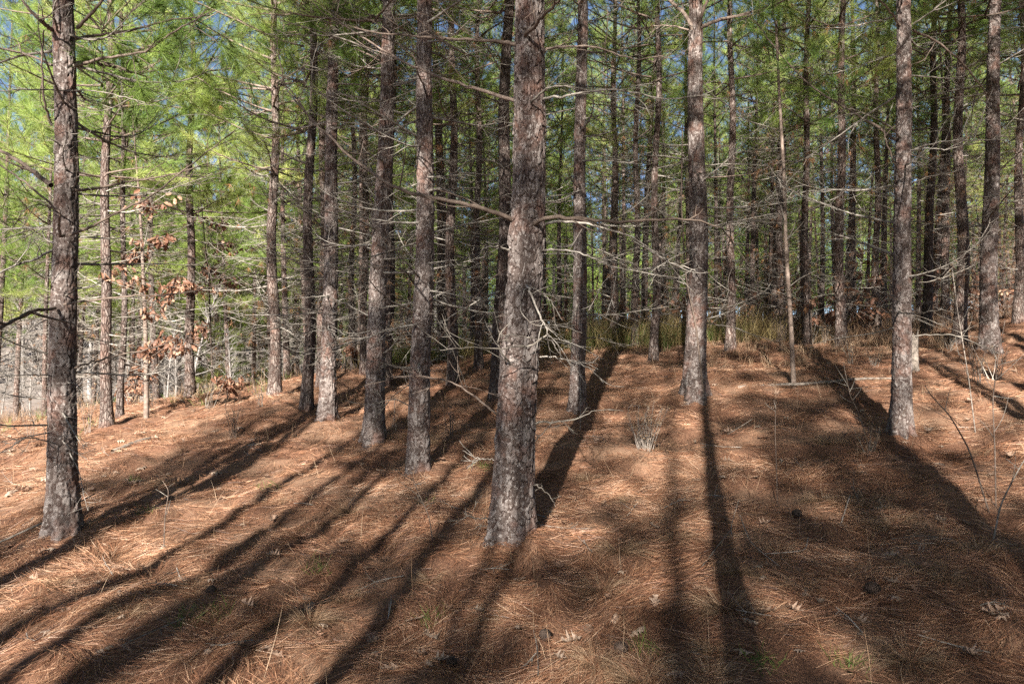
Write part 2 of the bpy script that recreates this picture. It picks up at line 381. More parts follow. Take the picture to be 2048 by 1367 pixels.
def plain_trunk(P, r, z0, ztop, ns=14, nz=60, seed=0):
    z = z0+(ztop-z0)*np.linspace(0, 1, nz)**1.15
    th = np.linspace(0, 2*np.pi, ns, endpoint=False); Z, TH = np.meshgrid(z, th, indexing='ij')
    rd = r(Z)*(1+.10*(fbm(TH*1.2, Z*3.0, seed)-.5)*2)
    cx, cy = P(z)
    V = np.stack([cx[:, None]+rd*np.cos(TH), cy[:, None]+rd*np.sin(TH), Z], -1).reshape(-1, 3)
    i, j = np.meshgrid(np.arange(nz-1), np.arange(ns), indexing='ij'); j2 = (j+1) % ns
    Q = np.stack([i*ns+j, i*ns+j2, (i+1)*ns+j2, (i+1)*ns+j], -1).reshape(-1, 4)
    m = MB(); m.add(V, Q); return m.mesh('trunk', [BARK_F])

def unit(v): v = np.asarray(v, float); return v/(np.linalg.norm(v)+1e-9)
def twig_curve(p, d, L, up, n=7, wig=.12):
    d = unit(d); pts = [np.array(p, float)]; st = L/(n-1); side = R.normal(size=3)*wig
    for k in range(n-1):
        f = k/(n-1)
        d = unit(d+np.array((0, 0, up))*st/ max(L, .05)*1.2*(f+.25)+side*.35+R.normal(size=3)*wig*.5)
        pts.append(pts[-1]+d*st)
    return np.array(pts)
def dead_branch(L, r0, dens=1., needles=False):
    mb = MB(); m = int(12)
    el = R.uniform(-.25, .25); P = twig_curve((0, 0, 0), (1, R.uniform(-.15, .15), el), L, R.uniform(-.35, .55), m, .10)
    tube(mb, P, np.linspace(r0, .0022, m), 6, 0)
    s = .14; sd = 1
    while s < 1:
        k = s*(m-1); i = int(k); p = P[i]*(1-(k-i))+P[min(i+1, m-1)]*(k-i)
        t = unit(P[min(i+1, m-1)]-P[i]+1e-6)
        sd = -sd; lat = unit(np.cross(t, (0, 0, 1)))*sd
        d = t*R.uniform(.35, .9)+lat*R.uniform(.5, 1.0)+np.array((0, 0, R.uniform(-.45, .35)))
        l = L*R.uniform(.16, .42)*(1.15-.6*s)
        if l > .05:
            q = twig_curve(p, d, l, R.uniform(-.3, .9), 8, .16); rr = max(.0022, r0*.42*(1-.5*s)*min(1, l/.35))
            tube(mb, q, np.linspace(rr, .0015, 8), 4, 0)
            for _ in range(R.integers(0, 4)):
                kk = R.integers(2, 7); dd = unit(q[kk]-q[kk-1])+R.normal(size=3)*.55
                q2 = twig_curve(q[kk], dd, l*R.uniform(.2, .55), R.uniform(-.2, .9), 6, .2)
                tube(mb, q2, np.linspace(rr*.6, .0012, 6), 3, 0)
                if needles and R.random() < .6:
                    N = 22; D = unit(q2[-1]-q2[-2])*.5+R.normal(size=(N, 3))*.3+np.array((0, 0, -.9)); D /= np.linalg.norm(D, axis=1)[:, None]
                    blades(mb, np.repeat(q2[-1:], N, 0), D, R.uniform(.10, .18, N), .0022, 1, tint=R.random(N))
        s += R.uniform(.045, .13)/dens
    return mb.mesh('dead_branch', [TWIG, DEADN])
DB = [dead_branch(R.uniform(.12, .32), R.uniform(.008, .012), .5) for _ in range(3)] + [dead_branch(R.uniform(.55, 1.0), R.uniform(.007, .010)) for _ in range(6)] + [dead_branch(R.uniform(1.1, 1.7), R.uniform(.011, .015), 1.25) for _ in range(9)]
DBN = [dead_branch(R.uniform(1.0, 1.5), .011, 1.0, True) for _ in range(4)]

H0 = 14.0
def trunk_r(dbh, flare=.35, H=H0):
    def f(z):
        z = np.asarray(z, float); t = np.clip(z/H, 0, 1)
        return dbh/2*(1-t)**1.1*1.08 + dbh/2*flare*np.exp(-np.clip(z, -.3, 9)/.25) + .004
    return f
def needles_on(mb, pts, n, spread=.75, L=(.17, .26), W=.0046, tint=0.5):
    k = R.random(n)**.7*(len(pts)-1); i = np.minimum(k.astype(int), len(pts)-2); f = (k-i)[:, None]
    B = pts[i]*(1-f)+pts[i+1]*f; T = pts[i+1]-pts[i]; T /= np.linalg.norm(T, axis=1)[:, None]+1e-9
    D = T*.75+R.normal(size=(n, 3))*spread*.6+np.array((0, 0, -.05)); D /= np.linalg.norm(D, axis=1)[:, None]
    blades(mb, B, D, R.uniform(*L, n), W, 1, tint=np.clip(tint+R.normal(0, .12, n), 0, 1))
def crown(cb, H, Lmax, dens, dead_from, seed, nn=60, lean_up=.5, step=(.32, .55), dn=.12):
    mb = MB(); z = cb; tr = trunk_r(.2)
    while z < H-.3:
        t = (z-cb)/(H-cb); n = R.integers(3, 6); a0 = R.uniform(0, 6.28)
        for k in range(n):
            az = a0+k*6.283/n+R.uniform(-.35, .35)
            L = Lmax*(.55+.45*min(1, t*4))*(1-t)**.6*R.uniform(.65, 1.15)+.25
            el = .1+.65*t+R.uniform(-.2, .25)
            d = np.array((math.cos(az)*math.cos(el), math.sin(az)*math.cos(el), math.sin(el)))
            P = twig_curve((0, 0, z+R.uniform(-.08, .08)), d, L, lean_up*R.uniform(.3, 1.2), 9, .09)
            r0 = .006+.0085*L
            tube(mb, P, np.linspace(r0, .004, 9), 5, 0)
            tint = R.uniform(.3, 1.0)
            if R.random() > .06: needles_on(mb, P[5:], int(nn*1.1), tint=tint)
            s = .28
            while s < .95:
                kk = s*8; i = int(kk); p = P[i]*(1-kk+i)+P[i+1]*(kk-i); tt = unit(P[i+1]-P[i])
                for sd in (-1, 1):
                    if R.random() < .22/dens: continue
                    dd = tt*R.uniform(.5, 1)+sd*unit(np.cross(tt, (0, 0, 1)))*R.uniform(.5, 1)+np.array((0, 0, R.uniform(-.1, .5)))
                    q = twig_curve(p, dd, L*R.uniform(.2, .42)*(1.2-.6*s)+.1, lean_up, 5, .12)
                    tube(mb, q, np.linspace(.0055, .003, 5), 3, 0)
                    needles_on(mb, q[1:], nn, tint=np.clip(tint+R.normal(0, .13), 0, 1))
                s += R.uniform(.13, .24)
        z += R.uniform(*step)
    # dead limbs below the green crown
    z = dead_from
    while z < cb+1.5:
        for k in range(R.integers(2, 5)):
            az = R.uniform(0, 6.28); L = R.uniform(.5, 1.7); el = R.uniform(-.35, .3)
            P = twig_curve((0, 0, z), (math.cos(az), math.sin(az), el), L, R.uniform(-.5, .7), 8, .11)
            tube(mb, P, np.linspace(.006, .002, 8), 4, 2)
            for j in range(R.integers(3, 7)):
                i = R.integers(1, 7); dd = unit(P[i+1]-P[i])+R.normal(size=3)*.6
                q = twig_curve(P[i], dd, L*R.uniform(.15, .45), R.uniform(-.5, .9), 5, .18)
                tube(mb, q, np.linspace(.0028, .0013, 5), 3, 2)
                if R.random() < dn:
                    N = 26; D = R.normal(size=(N, 3))*.45+np.array((0, 0, -.8)); D /= np.linalg.norm(D, axis=1)[:, None]
                    blades(mb, np.repeat(q[-1:], N, 0), D, R.uniform(.1, .18, N), .003, 3, tint=R.random(N))
        z += R.uniform(.14, .34)
    return mb.mesh('crown', [LIMB, NEEDLE, TWIG, DEADN])
# crowns for the dense stand, the open left edge (low green limbs), and the tall near trees (green only above)
CROWN_D = [crown(R.uniform(4.3, 5.6), 14, 2.0, 1.0, .8, k, 76, .5, (.42, .75), .2) for k in range(5)]
CROWN_L = [crown(R.uniform(3.5, 4.5), 13, 2.35, 1.2, .8, k, 115, .5, (.36, .62)) for k in range(4)]
CROWN_N = [crown(R.uniform(5.2, 5.8), 14, 2.1, 1., 5.0, k, 80) for k in range(3)]
CROWN_H = [crown(R.uniform(7.2, 8.0), 14.5, 1.9, .8, 6.5, k, 60) for k in range(3)]
CROWN_G = [crown(9.6, 14.4, 1.85, .72, 9.0, k, 95, .5, (.55, 1.15)) for k in range(5)]  # high gappy crowns, shaped to throw broken shade
CROWN_B = [crown(R.uniform(4.8, 6.2), 14, 1.9, .9, .8, k, 62, .5, (.45, .8), .55) for k in range(4)]
CROWN_S = [crown(.9, 4.5, 1.0, 1.2, .5, k, 90) for k in range(2)]

def straight(x=0., y=0.):
    def f(z): z = np.asarray(z, float); return x*z, y*z
    return f
def wobble(seed, amp=.05):
    a, b, c, d = [np.random.default_rng(seed).uniform(-1, 1) for _ in range(4)]
    g = np.random.default_rng(seed+77); a, b, c, d = g.uniform(-1, 1, 4)
    return lambda z: (amp*(np.sin(np.asarray(z)*.5+a*3)-math.sin(a*3)+.5*a*np.asarray(z)*.15), amp*(np.sin(np.asarray(z)*.42+b*3)-math.sin(b*3)))
TR = [plain_trunk(wobble(k), trunk_r([.15, .17, .19, .21, .23][k % 5], .3), -.35, 13.9, 12, 46, k) for k in range(8)]

TREES = {}
for k, (ub, vb, wpx, way, det, cs, nb, b0, b1, label) in enumerate(T):
    x, y, z = ray_ground(ub, vb); z = float(h(x, y))-.03
    dbh = wpx/F*y
    pts = [(0., 0.)]; zz = [0.]
    for (u, v) in way:
        pz = (683-v)/F*y-z; zz.append(pz); pts.append(((u-ub)/F*y, 0.))
    zz = np.array(zz); xx = np.array([p[0] for p in pts])
    slope = (xx[-1]-xx[-2])/(zz[-1]-zz[-2]); slope = max(-.06, min(.06, slope))
    zt = np.concatenate([[-1], zz, [zz[-1]+4, 16]]); xt = np.concatenate([[xx[0]-(xx[1]/zz[1])], xx, [xx[-1]+slope*4, xx[-1]+slope*4]])
    g = np.random.default_rng(k+100); yl = g.uniform(-.012, .012); ph = g.uniform(0, 6); wa = .012 if det >= 2 else .03
    def P(q, zt=zt, xt=xt, yl=yl, ph=ph, wa=wa):
        q = np.asarray(q, float)
        s = sum(np.interp(q+d, zt, xt) for d in (-.5, -.25, 0, .25, .5))/5
        return s+wa*(np.sin(q*1.7+ph)-math.sin(ph))*np.clip(q, 0, 1), yl*q+wa*(np.sin(q*1.3+ph*2)-math.sin(ph*2))
    H = 14.2
    rf = trunk_r(dbh, (.5, .5, .46, .30)[det], H)
    if det == 3:
        def rf2(q, rf=rf):
            q = np.asarray(q, float); zk = (683-450)/F*y-z
            return rf(q)*(1+.07*np.exp(-((q-zk+.1)/.09)**2)) * np.where(q > zk, .965, 1.0)
        tm = bark_trunk(P, rf2, (-.3, 5.2, H), 220, .0065, (.033, .088), .017, 7+k)
    elif det == 2:
        tm = bark_trunk(P, rf, (-.3, 6.0, H), 84, .013, (.034, .095), .014, 7+k)
    else:
        tm = plain_trunk(P, rf, -.3, H, 16, 80, k)
    root = bpy.data.objects.new('pine_tree', None); COL.objects.link(root); root.location = (x, y, z); root.empty_display_size = .3
    tag(root, label, 'tree', 'pines that stand around the straw clearing')
    link('trunk', tm, root)
    cset = dict(N=CROWN_N, D=CROWN_D, L=CROWN_L)[cs]
    cx, cy = P(np.array(7.0))
    lean = math.atan(slope)
    link('crown', cset[g.integers(len(cset))], root, (float(cx)-7*math.tan(lean), float(cy), 0), (0, lean, 0) if False else (0, 0, g.uniform(0, 6.28)), (1, 1, 1))
    TREES[k] = (root, P, rf, (x, y, z), dbh)
    nb = int(nb*2.0)
    for b in range(nb):
        zb = b0+(b1-b0)*(b+g.random())/nb
        px, py = P(np.array(zb)); az = g.uniform(0, 6.283)
        big = g.random() < .28+.5*(zb/(b1+.1))
        pool = DB[9:] if big else DB[:9]
        if k > 20 and g.random() < .3: pool = DBN
        r_ = float(rf(np.array(zb)))*.9
        link('dead_branch', pool[g.integers(len(pool))], root, (float(px)+math.cos(az)*r_, float(py)+math.sin(az)*r_, zb), (g.uniform(-.5, .5), g.uniform(-.25, .35), az), g.uniform(.7, 1.15))

# hand-placed limbs: tree index, start (u,v), then points (u,v,depth offset), radius, twig count
def limb(k, pts, r0, r1, ntw=6, mat=0, tl=.45, green=False, dead=True):
    root, P, rf, (x, y, z), dbh = TREES[k]
    W = []
    for i, (u, v, dd) in enumerate(pts): W.append(at(u, v, y+dd)-np.array((x, y, z)))
    W = np.array(W); n = 6*(len(W)-1)+1
    s = np.linspace(0, len(W)-1, n); Q = np.stack([np.interp(s, np.arange(len(W)), W[:, c]) for c in range(3)], -1)
    for _ in range(3): Q[1:-1] = (Q[:-2]+Q[1:-1]*2+Q[2:])/4
    Q[1:-1] += R.normal(size=(n-2, 3))*.004
    mb = MB(); tube(mb, Q, np.linspace(r0, r1, n), 8, 0)
    for j in range(ntw):
        i = R.integers(int(n*.25), n-1); t = unit(Q[min(i+1, n-1)]-Q[i-1]); dd = t*.7+R.normal(size=3)*.6
        q = twig_curve(Q[i], dd, tl*R.uniform(.4, 1.1), R.uniform(-.6, .8), 9, .15)
        tube(mb, q, np.linspace(max(r1, r0*.3), .0018, 9), 4, 0)
        for _ in range(2):
            i2 = R.integers(3, 8); q2 = twig_curve(q[i2], unit(q[i2]-q[i2-1])+R.normal(size=3)*.5, tl*R.uniform(.15, .4), R.uniform(-.3, .8), 6, .2)
            tube(mb, q2, np.linspace(.003, .0013, 6), 3, 0)
            if green: needles_on(mb, q2[2:], 40, tint=.3)
        if green: needles_on(mb, q[4:], 60, tint=.3)
    link('dead_branch' if dead else 'limb', mb.mesh('dead_branch' if dead else 'limb', [[TWIG, LIMB][mat], NEEDLE]), root)
# thickest pine
limb(0, [(1032, 444, 0), (1010, 430, -.1), (920, 405, -.25), (800, 382, -.2), (700, 315, .1), (610, 225, .5), (560, 160, .9)], .021, .005, 10, 1, .6)
limb(0, [(1068, 447, -.12), (1090, 433, -.25), (1170, 436, -.3), (1240, 444, -.3), (1330, 437, -.2), (1400, 440, 0), (1480, 470, .2)], .018, .004, 10, 1, .5)
limb(0, [(1075, 450, 0), (1130, 440, .1), (1210, 455, .2), (1270, 475, .25), (1330, 520, .3), (1390, 540, .3)], .012, .003, 7, 0, .4)
limb(0, [(1040, 90, 0), (990, 82, .1), (880, 76, .2), (760, 68, .6), (640, 40, 1.)], .017, .004, 8, 1, .6)
limb(0, [(1045, 205, 0), (960, 180, .1), (880, 155, .2), (800, 120, .5), (700, 60, .9), (640, 10, 1.2)], .016, .004, 8, 1, .6)
limb(0, [(1072, 200, 0), (1130, 190, -.2), (1230, 175, -.3), (1330, 200, -.3), (1420, 190, -.2)], .011, .003, 8, 0, .5)
limb(0, [(1062, 205, -.12), (1100, 170, -.35), (1160, 175, -.5), (1240, 195, -.7)], .009, .003, 6, 0, .5)
limb(0, [(1050, 70, -.1), (1075, 45, -.3), (1110, 10, -.6), (1150, -40, -.8)], .016, .006, 4, 1, .5)
limb(0, [(1084, 100, 0), (1110, 95, .2), (1180, 90, .4), (1270, 120, .5), (1330, 110, .7)], .012, .004, 8, 1, .5)
limb(0, [(1080, 503, 0), (1100, 498, -.1), (1150, 502, -.2), (1200, 520, -.2), (1240, 545, -.1)], .010, .003, 7, 0, .4)
limb(0, [(1022, 500, 0), (1000, 494, -.1), (975, 493, -.25), (962, 500, -.35)], .009, .006, 1, 0, .25)
limb(0, [(1052, 570, -.13), (1060, 580, -.25), (1078, 625, -.35), (1095, 665, -.35), (1115, 700, -.3)], .010, .004, 8, 0, .4)
limb(0, [(1052, 571, -.13), (1085, 585, -.3), (1105, 605, -.4), (1125, 640, -.45)], .005, .003, 3, 0, .3)
limb(0, [(1052, 571, -.13), (1045, 590, -.3), (1040, 620, -.4), (1062, 648, -.5), (1090, 650, -.5)], .004, .002, 3, 0, .3)
limb(0, [(1095, 668, -.3), (1060, 692, -.4), (1030, 692, -.45), (990, 697, -.5), (930, 694, -.5), (880, 700, -.4)], .007, .002, 8, 0, .4)
limb(0, [(1080, 713, 0), (1115, 713, -.1), (1145, 722, -.2), (1190, 740, -.2)], .006, .002, 5, 0, .3)
limb(0, [(1024, 728, -.1), (1005, 708, -.25), (995, 690, -.3), (1000, 665, -.35), (1020, 645, -.35)], .008, .003, 4, 0, .35)
limb(0, [(1006, 835, 0), (985, 820, .0), (940, 785, .1), (905, 762, .2), (850, 752, .3), (790, 752, .4)], .010, .003, 6, 1, .45)
limb(0, [(1064, 844, 0), (1110, 843, -.1), (1150, 838, -.15), (1190, 820, -.1)], .009, .003, 3, 0, .22)
limb(0, [(1062, 890, 0), (1080, 870, .0), (1100, 850, .05), (1106, 838, .1)], .005, .002, 2, 0, .15)
limb(0, [(1060, 966, 0), (1080, 972, -.1), (1100, 990, -.15), (1110, 1010, -.15)], .005, .002, 2, 0, .2)
limb(0, [(988, 1035, 0), (960, 1036, -.15), (935, 1030, -.25), (905, 1048, -.3)], .006, .002, 6, 0, .2)
limb(0, [(992, 918, 0), (965, 916, 0), (950, 915, 0), (925, 900, .0)], .004, .002, 4, 0, .2)
# stout edge pine
limb(1, [(128, 470, -.1), (120, 472, -.25), (118, 440, -.35), (122, 425, -.4), (60, 370, -.5), (0, 330, -.5), (-60, 290, -.5)], .014, .005, 6, 1, .5)
limb(1, [(140, 470, -.05), (180, 455, -.2), (230, 425, -.3), (300, 395, -.3), (380, 330, -.2), (470, 260, 0)], .014, .004, 8, 1, .5)
limb(1, [(102, 370, 0), (70, 345, .1), (35, 320, .2), (0, 300, .3), (-60, 270, .4)], .024, .010, 5, 1, .6)
limb(1, [(150, 380, 0), (200, 375, .1), (260, 362, .2), (340, 350, .3), (420, 325, .5)], .014, .004, 8, 1, .5)
limb(1, [(150, 128, 0), (180, 122, .1), (220, 130, .2), (270, 145, .3), (300, 155, .4)], .024, .008, 7, 1, .5, True, False)
limb(1, [(150, 78, 0), (190, 70, .1), (260, 62, .2), (330, 40, .4), (420, 30, .6)], .016, .005, 8, 1, .5, True, False)
limb(1, [(150, 130, 0), (210, 115, -.1), (290, 105, -.2), (350, 60, -.3), (430, 20, -.3)], .014, .005, 7, 1, .5, True, False)
limb(1, [(105, 60, 0), (85, 45, -.2), (60, 20, -.3), (30, -20, -.4)], .020, .009, 3, 1, .5)
limb(1, [(104, 130, 0), (60, 110, .1), (0, 95, .2), (-50, 90, .3)], .012, .006, 5, 1, .5)
limb(1, [(104, 250, 0), (86, 200, -.2), (84, 120, -.3), (88, 60, -.4)], .012, .006, 2, 1, .3)
limb(1, [(118, 65, -.1), (105, 30, -.4), (120, -20, -.6)], .010, .006, 2, 0, .3)
limb(1, [(155, 55, -.05), (190, 20, -.2), (220, -20, -.3)], .016, .010, 2, 1, .3)
limb(1, [(150, 735, 0), (190, 720, -.05), (260, 705, .1), (330, 690, .3), (400, 640, .5)], .010, .003, 6, 1, .5)
limb(1, [(110, 615, -.1), (60, 622, -.5), (20, 645, -.9), (-30, 670, -1.2)], .014, .014, 3, 1, .5)
limb(1, [(128, 608, -.12), (180, 600, -.3), (260, 592, -.5), (340, 590, -.6), (440, 570, -.6), (520, 540, -.5)], .010, .003, 7, 1, .4)
limb(1, [(128, 180, -.12), (60, 178, -.5), (-40, 185, -.8)], .006, .004, 3, 0, .4)
limb(1, [(128, 180, -.12), (180, 180, -.4), (230, 190, -.5), (290, 205, -.5)], .006, .003, 5, 0, .4)
limb(1, [(104, 500, 0), (70, 518, -.2), (30, 530, -.4), (-30, 560, -.6)], .012, .006, 5, 0, .5)
limb(1, [(120, 890, -.1), (60, 870, -.4), (0, 905, -.7)], .006, .003, 5, 0, .4)
limb(1, [(125, 880, -.12), (150, 905, -.35), (175, 918, -.45)], .005, .002, 4, 0, .25)
limb(1, [(110, 750, -.05), (60, 748, -.3), (0, 752, -.6), (-40, 760, -.8)], .006, .003, 4, 0, .4)
# forked pine
limb(19, [(1386, 60, 0), (1372, 30, 0), (1345, 5, .1), (1310, -30, .2)], .030, .018, 2, 1, .5, False, False)
limb(19, [(1396, 62, 0), (1404, 25, -.1), (1416, 0, -.2), (1430, -50, -.3)], .026, .016, 2, 1, .5, False, False)
limb(19, [(1400, 56, 0), (1440, 38, .1), (1490, 28, .2), (1560, 6, .4), (1620, -30, .6)], .026, .010, 6, 1, .6, True, False)
limb(19, [(1378, 60, 0), (1350, 52, .2), (1320, 50, .4), (1250, 60, .8)], .014, .006, 5, 1, .5)
limb(19, [(1410, 180, 0), (1450, 205, .3), (1490, 240, .6), (1560, 260, 1.)], .010, .004, 6, 0, .5)
limb(19, [(1386, 310, -.15), (1383, 330, -.4), (1400, 360, -.5), (1420, 375, -.5)], .007, .004, 3, 0, .3)
limb(19, [(1412, 355, 0), (1460, 352, .1), (1520, 345, .3), (1580, 310, .5)], .010, .004, 7, 1, .5)
limb(19, [(1378, 500, 0), (1385, 520, -.3), (1430, 560, -.5), (1470, 590, -.5)], .008, .003, 6, 0, .5)
# right pine with white twigs
limb(22, [(1822, 300, 0), (1850, 290, -.15), (1900, 281, -.25), (1950, 280, -.3), (2010, 279, -.3)], .010, .005, 5, 0, .35)
for a in ((1890, 282, 1905, 240, 1915, 205), (1915, 280, 1935, 240, 1950, 200), (1985, 279, 2010, 255, 2048, 215), (1870, 286, 1880, 260, 1895, 235), (1948, 280, 1960, 240, 1985, 180)):
    limb(22, [(a[0], a[1], -.2), (a[2], a[3], -.25), (a[4], a[5], -.2)], .0055, .002, 1, 0, .18)
limb(22, [(1822, 300, -.05), (1860, 295, -.3), (1895, 300, -.4), (1935, 285, -.4), (1960, 250, -.4)], .007, .003, 4, 0, .3)
limb(22, [(1824, 365, 0), (1860, 352, -.1), (1900, 345, -.2), (1942, 330, -.2)], .007, .003, 4, 0, .25)
limb(22, [(1794, 280, 0), (1750, 250, .2), (1700, 220, .3), (1630, 180, .5), (1560, 110, .8), (1510, 40, 1.)], .017, .005, 10, 1, .6, True, False)
limb(22, [(1800, 355, -.08), (1790, 330, -.2), (1775, 290, -.3), (1765, 255, -.3)], .010, .006, 3, 1, .4)
limb(22, [(1795, 395, 0), (1760, 385, .1), (1700, 375, .2), (1625, 385, .3)], .010, .003, 7, 0, .4)
limb(22, [(1800, 50, 0), (1785, 30, -.1), (1760, 0, -.2), (1735, -40, -.3)], .012, .007, 3, 1, .4)
limb(22, [(1826, 48, 0), (1860, 25, -.1), (1900, -5, -.2)], .010, .006, 3, 0, .4)
limb(22, [(1826, 60, 0), (1880, 85, .2), (1940, 140, .4), (1980, 200, .6)], .014, .007, 5, 1, .5)
limb(22, [(1818, 570, 0), (1870, 560, -.2), (1915, 545, -.3), (1950, 530, -.3)], .007, .003, 7, 0, .3)
limb(22, [(1815, 672, 0), (1870, 668, -.1), (1910, 668, -.2), (1985, 700, -.3)], .008, .003, 4, 0, .4)
# straight dark pine / leaning pine
limb(2, [(830, 570, 0), (815, 545, -.2), (780, 530, -.3), (745, 535, -.4)], .010, .004, 5, 1, .4)
limb(2, [(858, 700, 0), (890, 660, -.3), (930, 620, -.5), (960, 580, -.6), (985, 555, -.6)], .010, .005, 7, 1, .4)
limb(2, [(818, 810, 0), (790, 795, -.2), (740, 810, -.4), (690, 800, -.5)], .007, .003, 5, 0, .4)
limb(3, [(752, 640, 0), (700, 610, .1), (650, 590, .2), (600, 595, .4)], .010, .004, 6, 0, .4)
limb(3, [(770, 80, 0), (720, 60, .1), (660, 20, .2), (600, -20, .4)], .016, .007, 7, 1, .5, True, False)
limb(3, [(775, 130, 0), (720, 100, .1), (640, 60, .3), (560, 40, .6)], .012, .005, 7, 1, .5, True, False)

# ------------------------------------------------------------------ the rest of the stand
def place_pine(x, y, label, group, crowns, sc, trunk=None, lean=.03):
    root = bpy.data.objects.new('pine_tree', None); COL.objects.link(root); root.empty_display_size = .3
    root.location = (x, y, float(h(x, y))-.02)
    root.rotation_euler = (rnd.gauss(0, lean), rnd.gauss(0, lean), rnd.uniform(0, 6.28)); root.scale = (sc, sc, sc*rnd.uniform(.92, 1.1))
    tag(root, label, 'tree', group)
    link('trunk', trunk or rnd.choice(TR), root); link('crown', rnd.choice(crowns), root, rot=(0, 0, rnd.uniform(0, 6.28)))
    return root
cnt = 0
ZN = {}
for gy_ in np.arange(16.5, 45, 2.4):
    for gx_ in np.arange(-40, 40, 2.4):
        x = gx_+rnd.uniform(-.8, .8); y = gy_+rnd.uniform(-.8, .8); a = x/y
        if abs(a) > .74 and not (abs(a) < .95 and y < 30 and rnd.random() < .4): continue
        if a < -.22:
            if y < 19 or y > 46: continue
            if a < -.52 and y > 34: continue
            if rnd.random() > (.9 if a > -.42 else .55): continue
        else:
            if y > 52 and rnd.random() > .6: continue
        if min((x-bx)**2+(y-by)**2 for bx, by in BASES) < 1.4: continue
        if a < -.22:
            lab = 'slender sunlit pine in the thin open stand beyond the edge pines'; grp = 'sunlit pines beyond the left edge'; cr = CROWN_L
        elif a < .12:
            lab = 'slender pine in the close stand behind the middle pines'; grp = 'pines deep in the stand behind the middle'; cr = CROWN_D+CROWN_L[:2]
        else:
            lab = 'slender shaded pine in the dark stand behind the straw clearing'; grp = 'shaded pines behind the clearing'; cr = CROWN_B+CROWN_D[:2]
        place_pine(x, y, lab, grp, cr, rnd.uniform(.74, 1.0)); cnt += 1
print('back pines', cnt)
# pines behind the camera whose shadows cross the straw
def caster(u, v, yb, sc=1., crowns=CROWN_G):
    x, y, z = ray_ground(u, v); t = (y-yb)/SDIR.y
    place_pine(x-SDIR.x*t, yb, 'unseen pine added behind the viewpoint to block sky light', 'pines behind the viewpoint', crowns, sc, rnd.choice(TR[2:5]), .012)
for u, v, yb, sc, cr in ((420, 1080, -2.5, 1., CROWN_G), (450, 1185, -4.5, 1.1, CROWN_G), (800, 1190, -3.2, 1.05, CROWN_G), (200, 1080, -1.2, .95, CROWN_G), (1440, 1100, -1.2, 1.05, CROWN_H),
                     (1850, 965, -.6, 1.0, CROWN_H), (2046, 838, 1.2, 1.0, CROWN_H), (1000, 1150, -8.5, 1.1, CROWN_G), (700, 1000, -7.5, 1., CROWN_G)):
    caster(u, v, yb, sc, cr)
def shade(u, v, D=None, hc=11.8, crowns=CROWN_G, sc=1.):  # adds an unseen pine placed so its crown shades the target
    p = at(u, v, D) if D else np.array(ray_ground(u, v)); back = (hc-1.7-p[2])/math.tan(SUN_EL)
    place_pine(p[0]-math.sin(SUN_AZ)*back, p[1]-math.cos(SUN_AZ)*back, 'unseen pine added behind the viewpoint to block sky light', 'pines behind the viewpoint', crowns, sc, rnd.choice(TR), .02)
for a in ((1120, 1220), (1600, 1240), (1740, 1000), (1780, 880), (1000, 1130), (900, 870), (1430, 840), (1560, 850), (1640, 920), (1660, 1130), (1930, 1120), (2000, 1300), (1130, 1330), (930, 1010), (836, 850, 8.6), (836, 500, 8.6), (613, 650, 12), (613, 250, 12), (1155, 600, 10.4),
          (126, 900, 7.4), (126, 480, 7.4), (60, 1080), (1389, 620, 9.8), (775, 150, 9.6), (1001, 350, 11.5), (1801, 780, 8.9), (1979, 500, 12.5), (750, 560, 9.6)):
    shade(*a)
for x, y in ((3.1, 3.4), (5.6, 5.7), (7.9, 8.3), (11.5, -4), (14, 3), (4.7, 3.4), (6.9, 6.5), (9.4, 9.8), (7.2, 1.5), (10.5, 6), (-4.5, 3.1), (12, 12.5)):  # unseen side pines, added to darken the back stand and cut sky light
    place_pine(x, y, 'unseen tall pine added beside the straw clearing to shade the stand and block sky light' if y > 0 else 'unseen pine added behind the viewpoint to block sky light', 'unseen pines added beside the viewpoint' if y > 0 else 'pines behind the viewpoint', CROWN_N if 3.2 < y < 10 else CROWN_H, 1.05)

# young green pines low at the open edge
for u, Y, s in ((430, 27, 1.0), (520, 30, 1.0)):
    x = (u-1024)/F*Y
    place_pine(x, Y, 'young bushy pine, green almost to the ground, among the thin trunks', 'young green pines', CROWN_S, s, plain_trunk(straight(), trunk_r(.06, .2, 4.6), -.2, 4.5, 8, 14, 3))

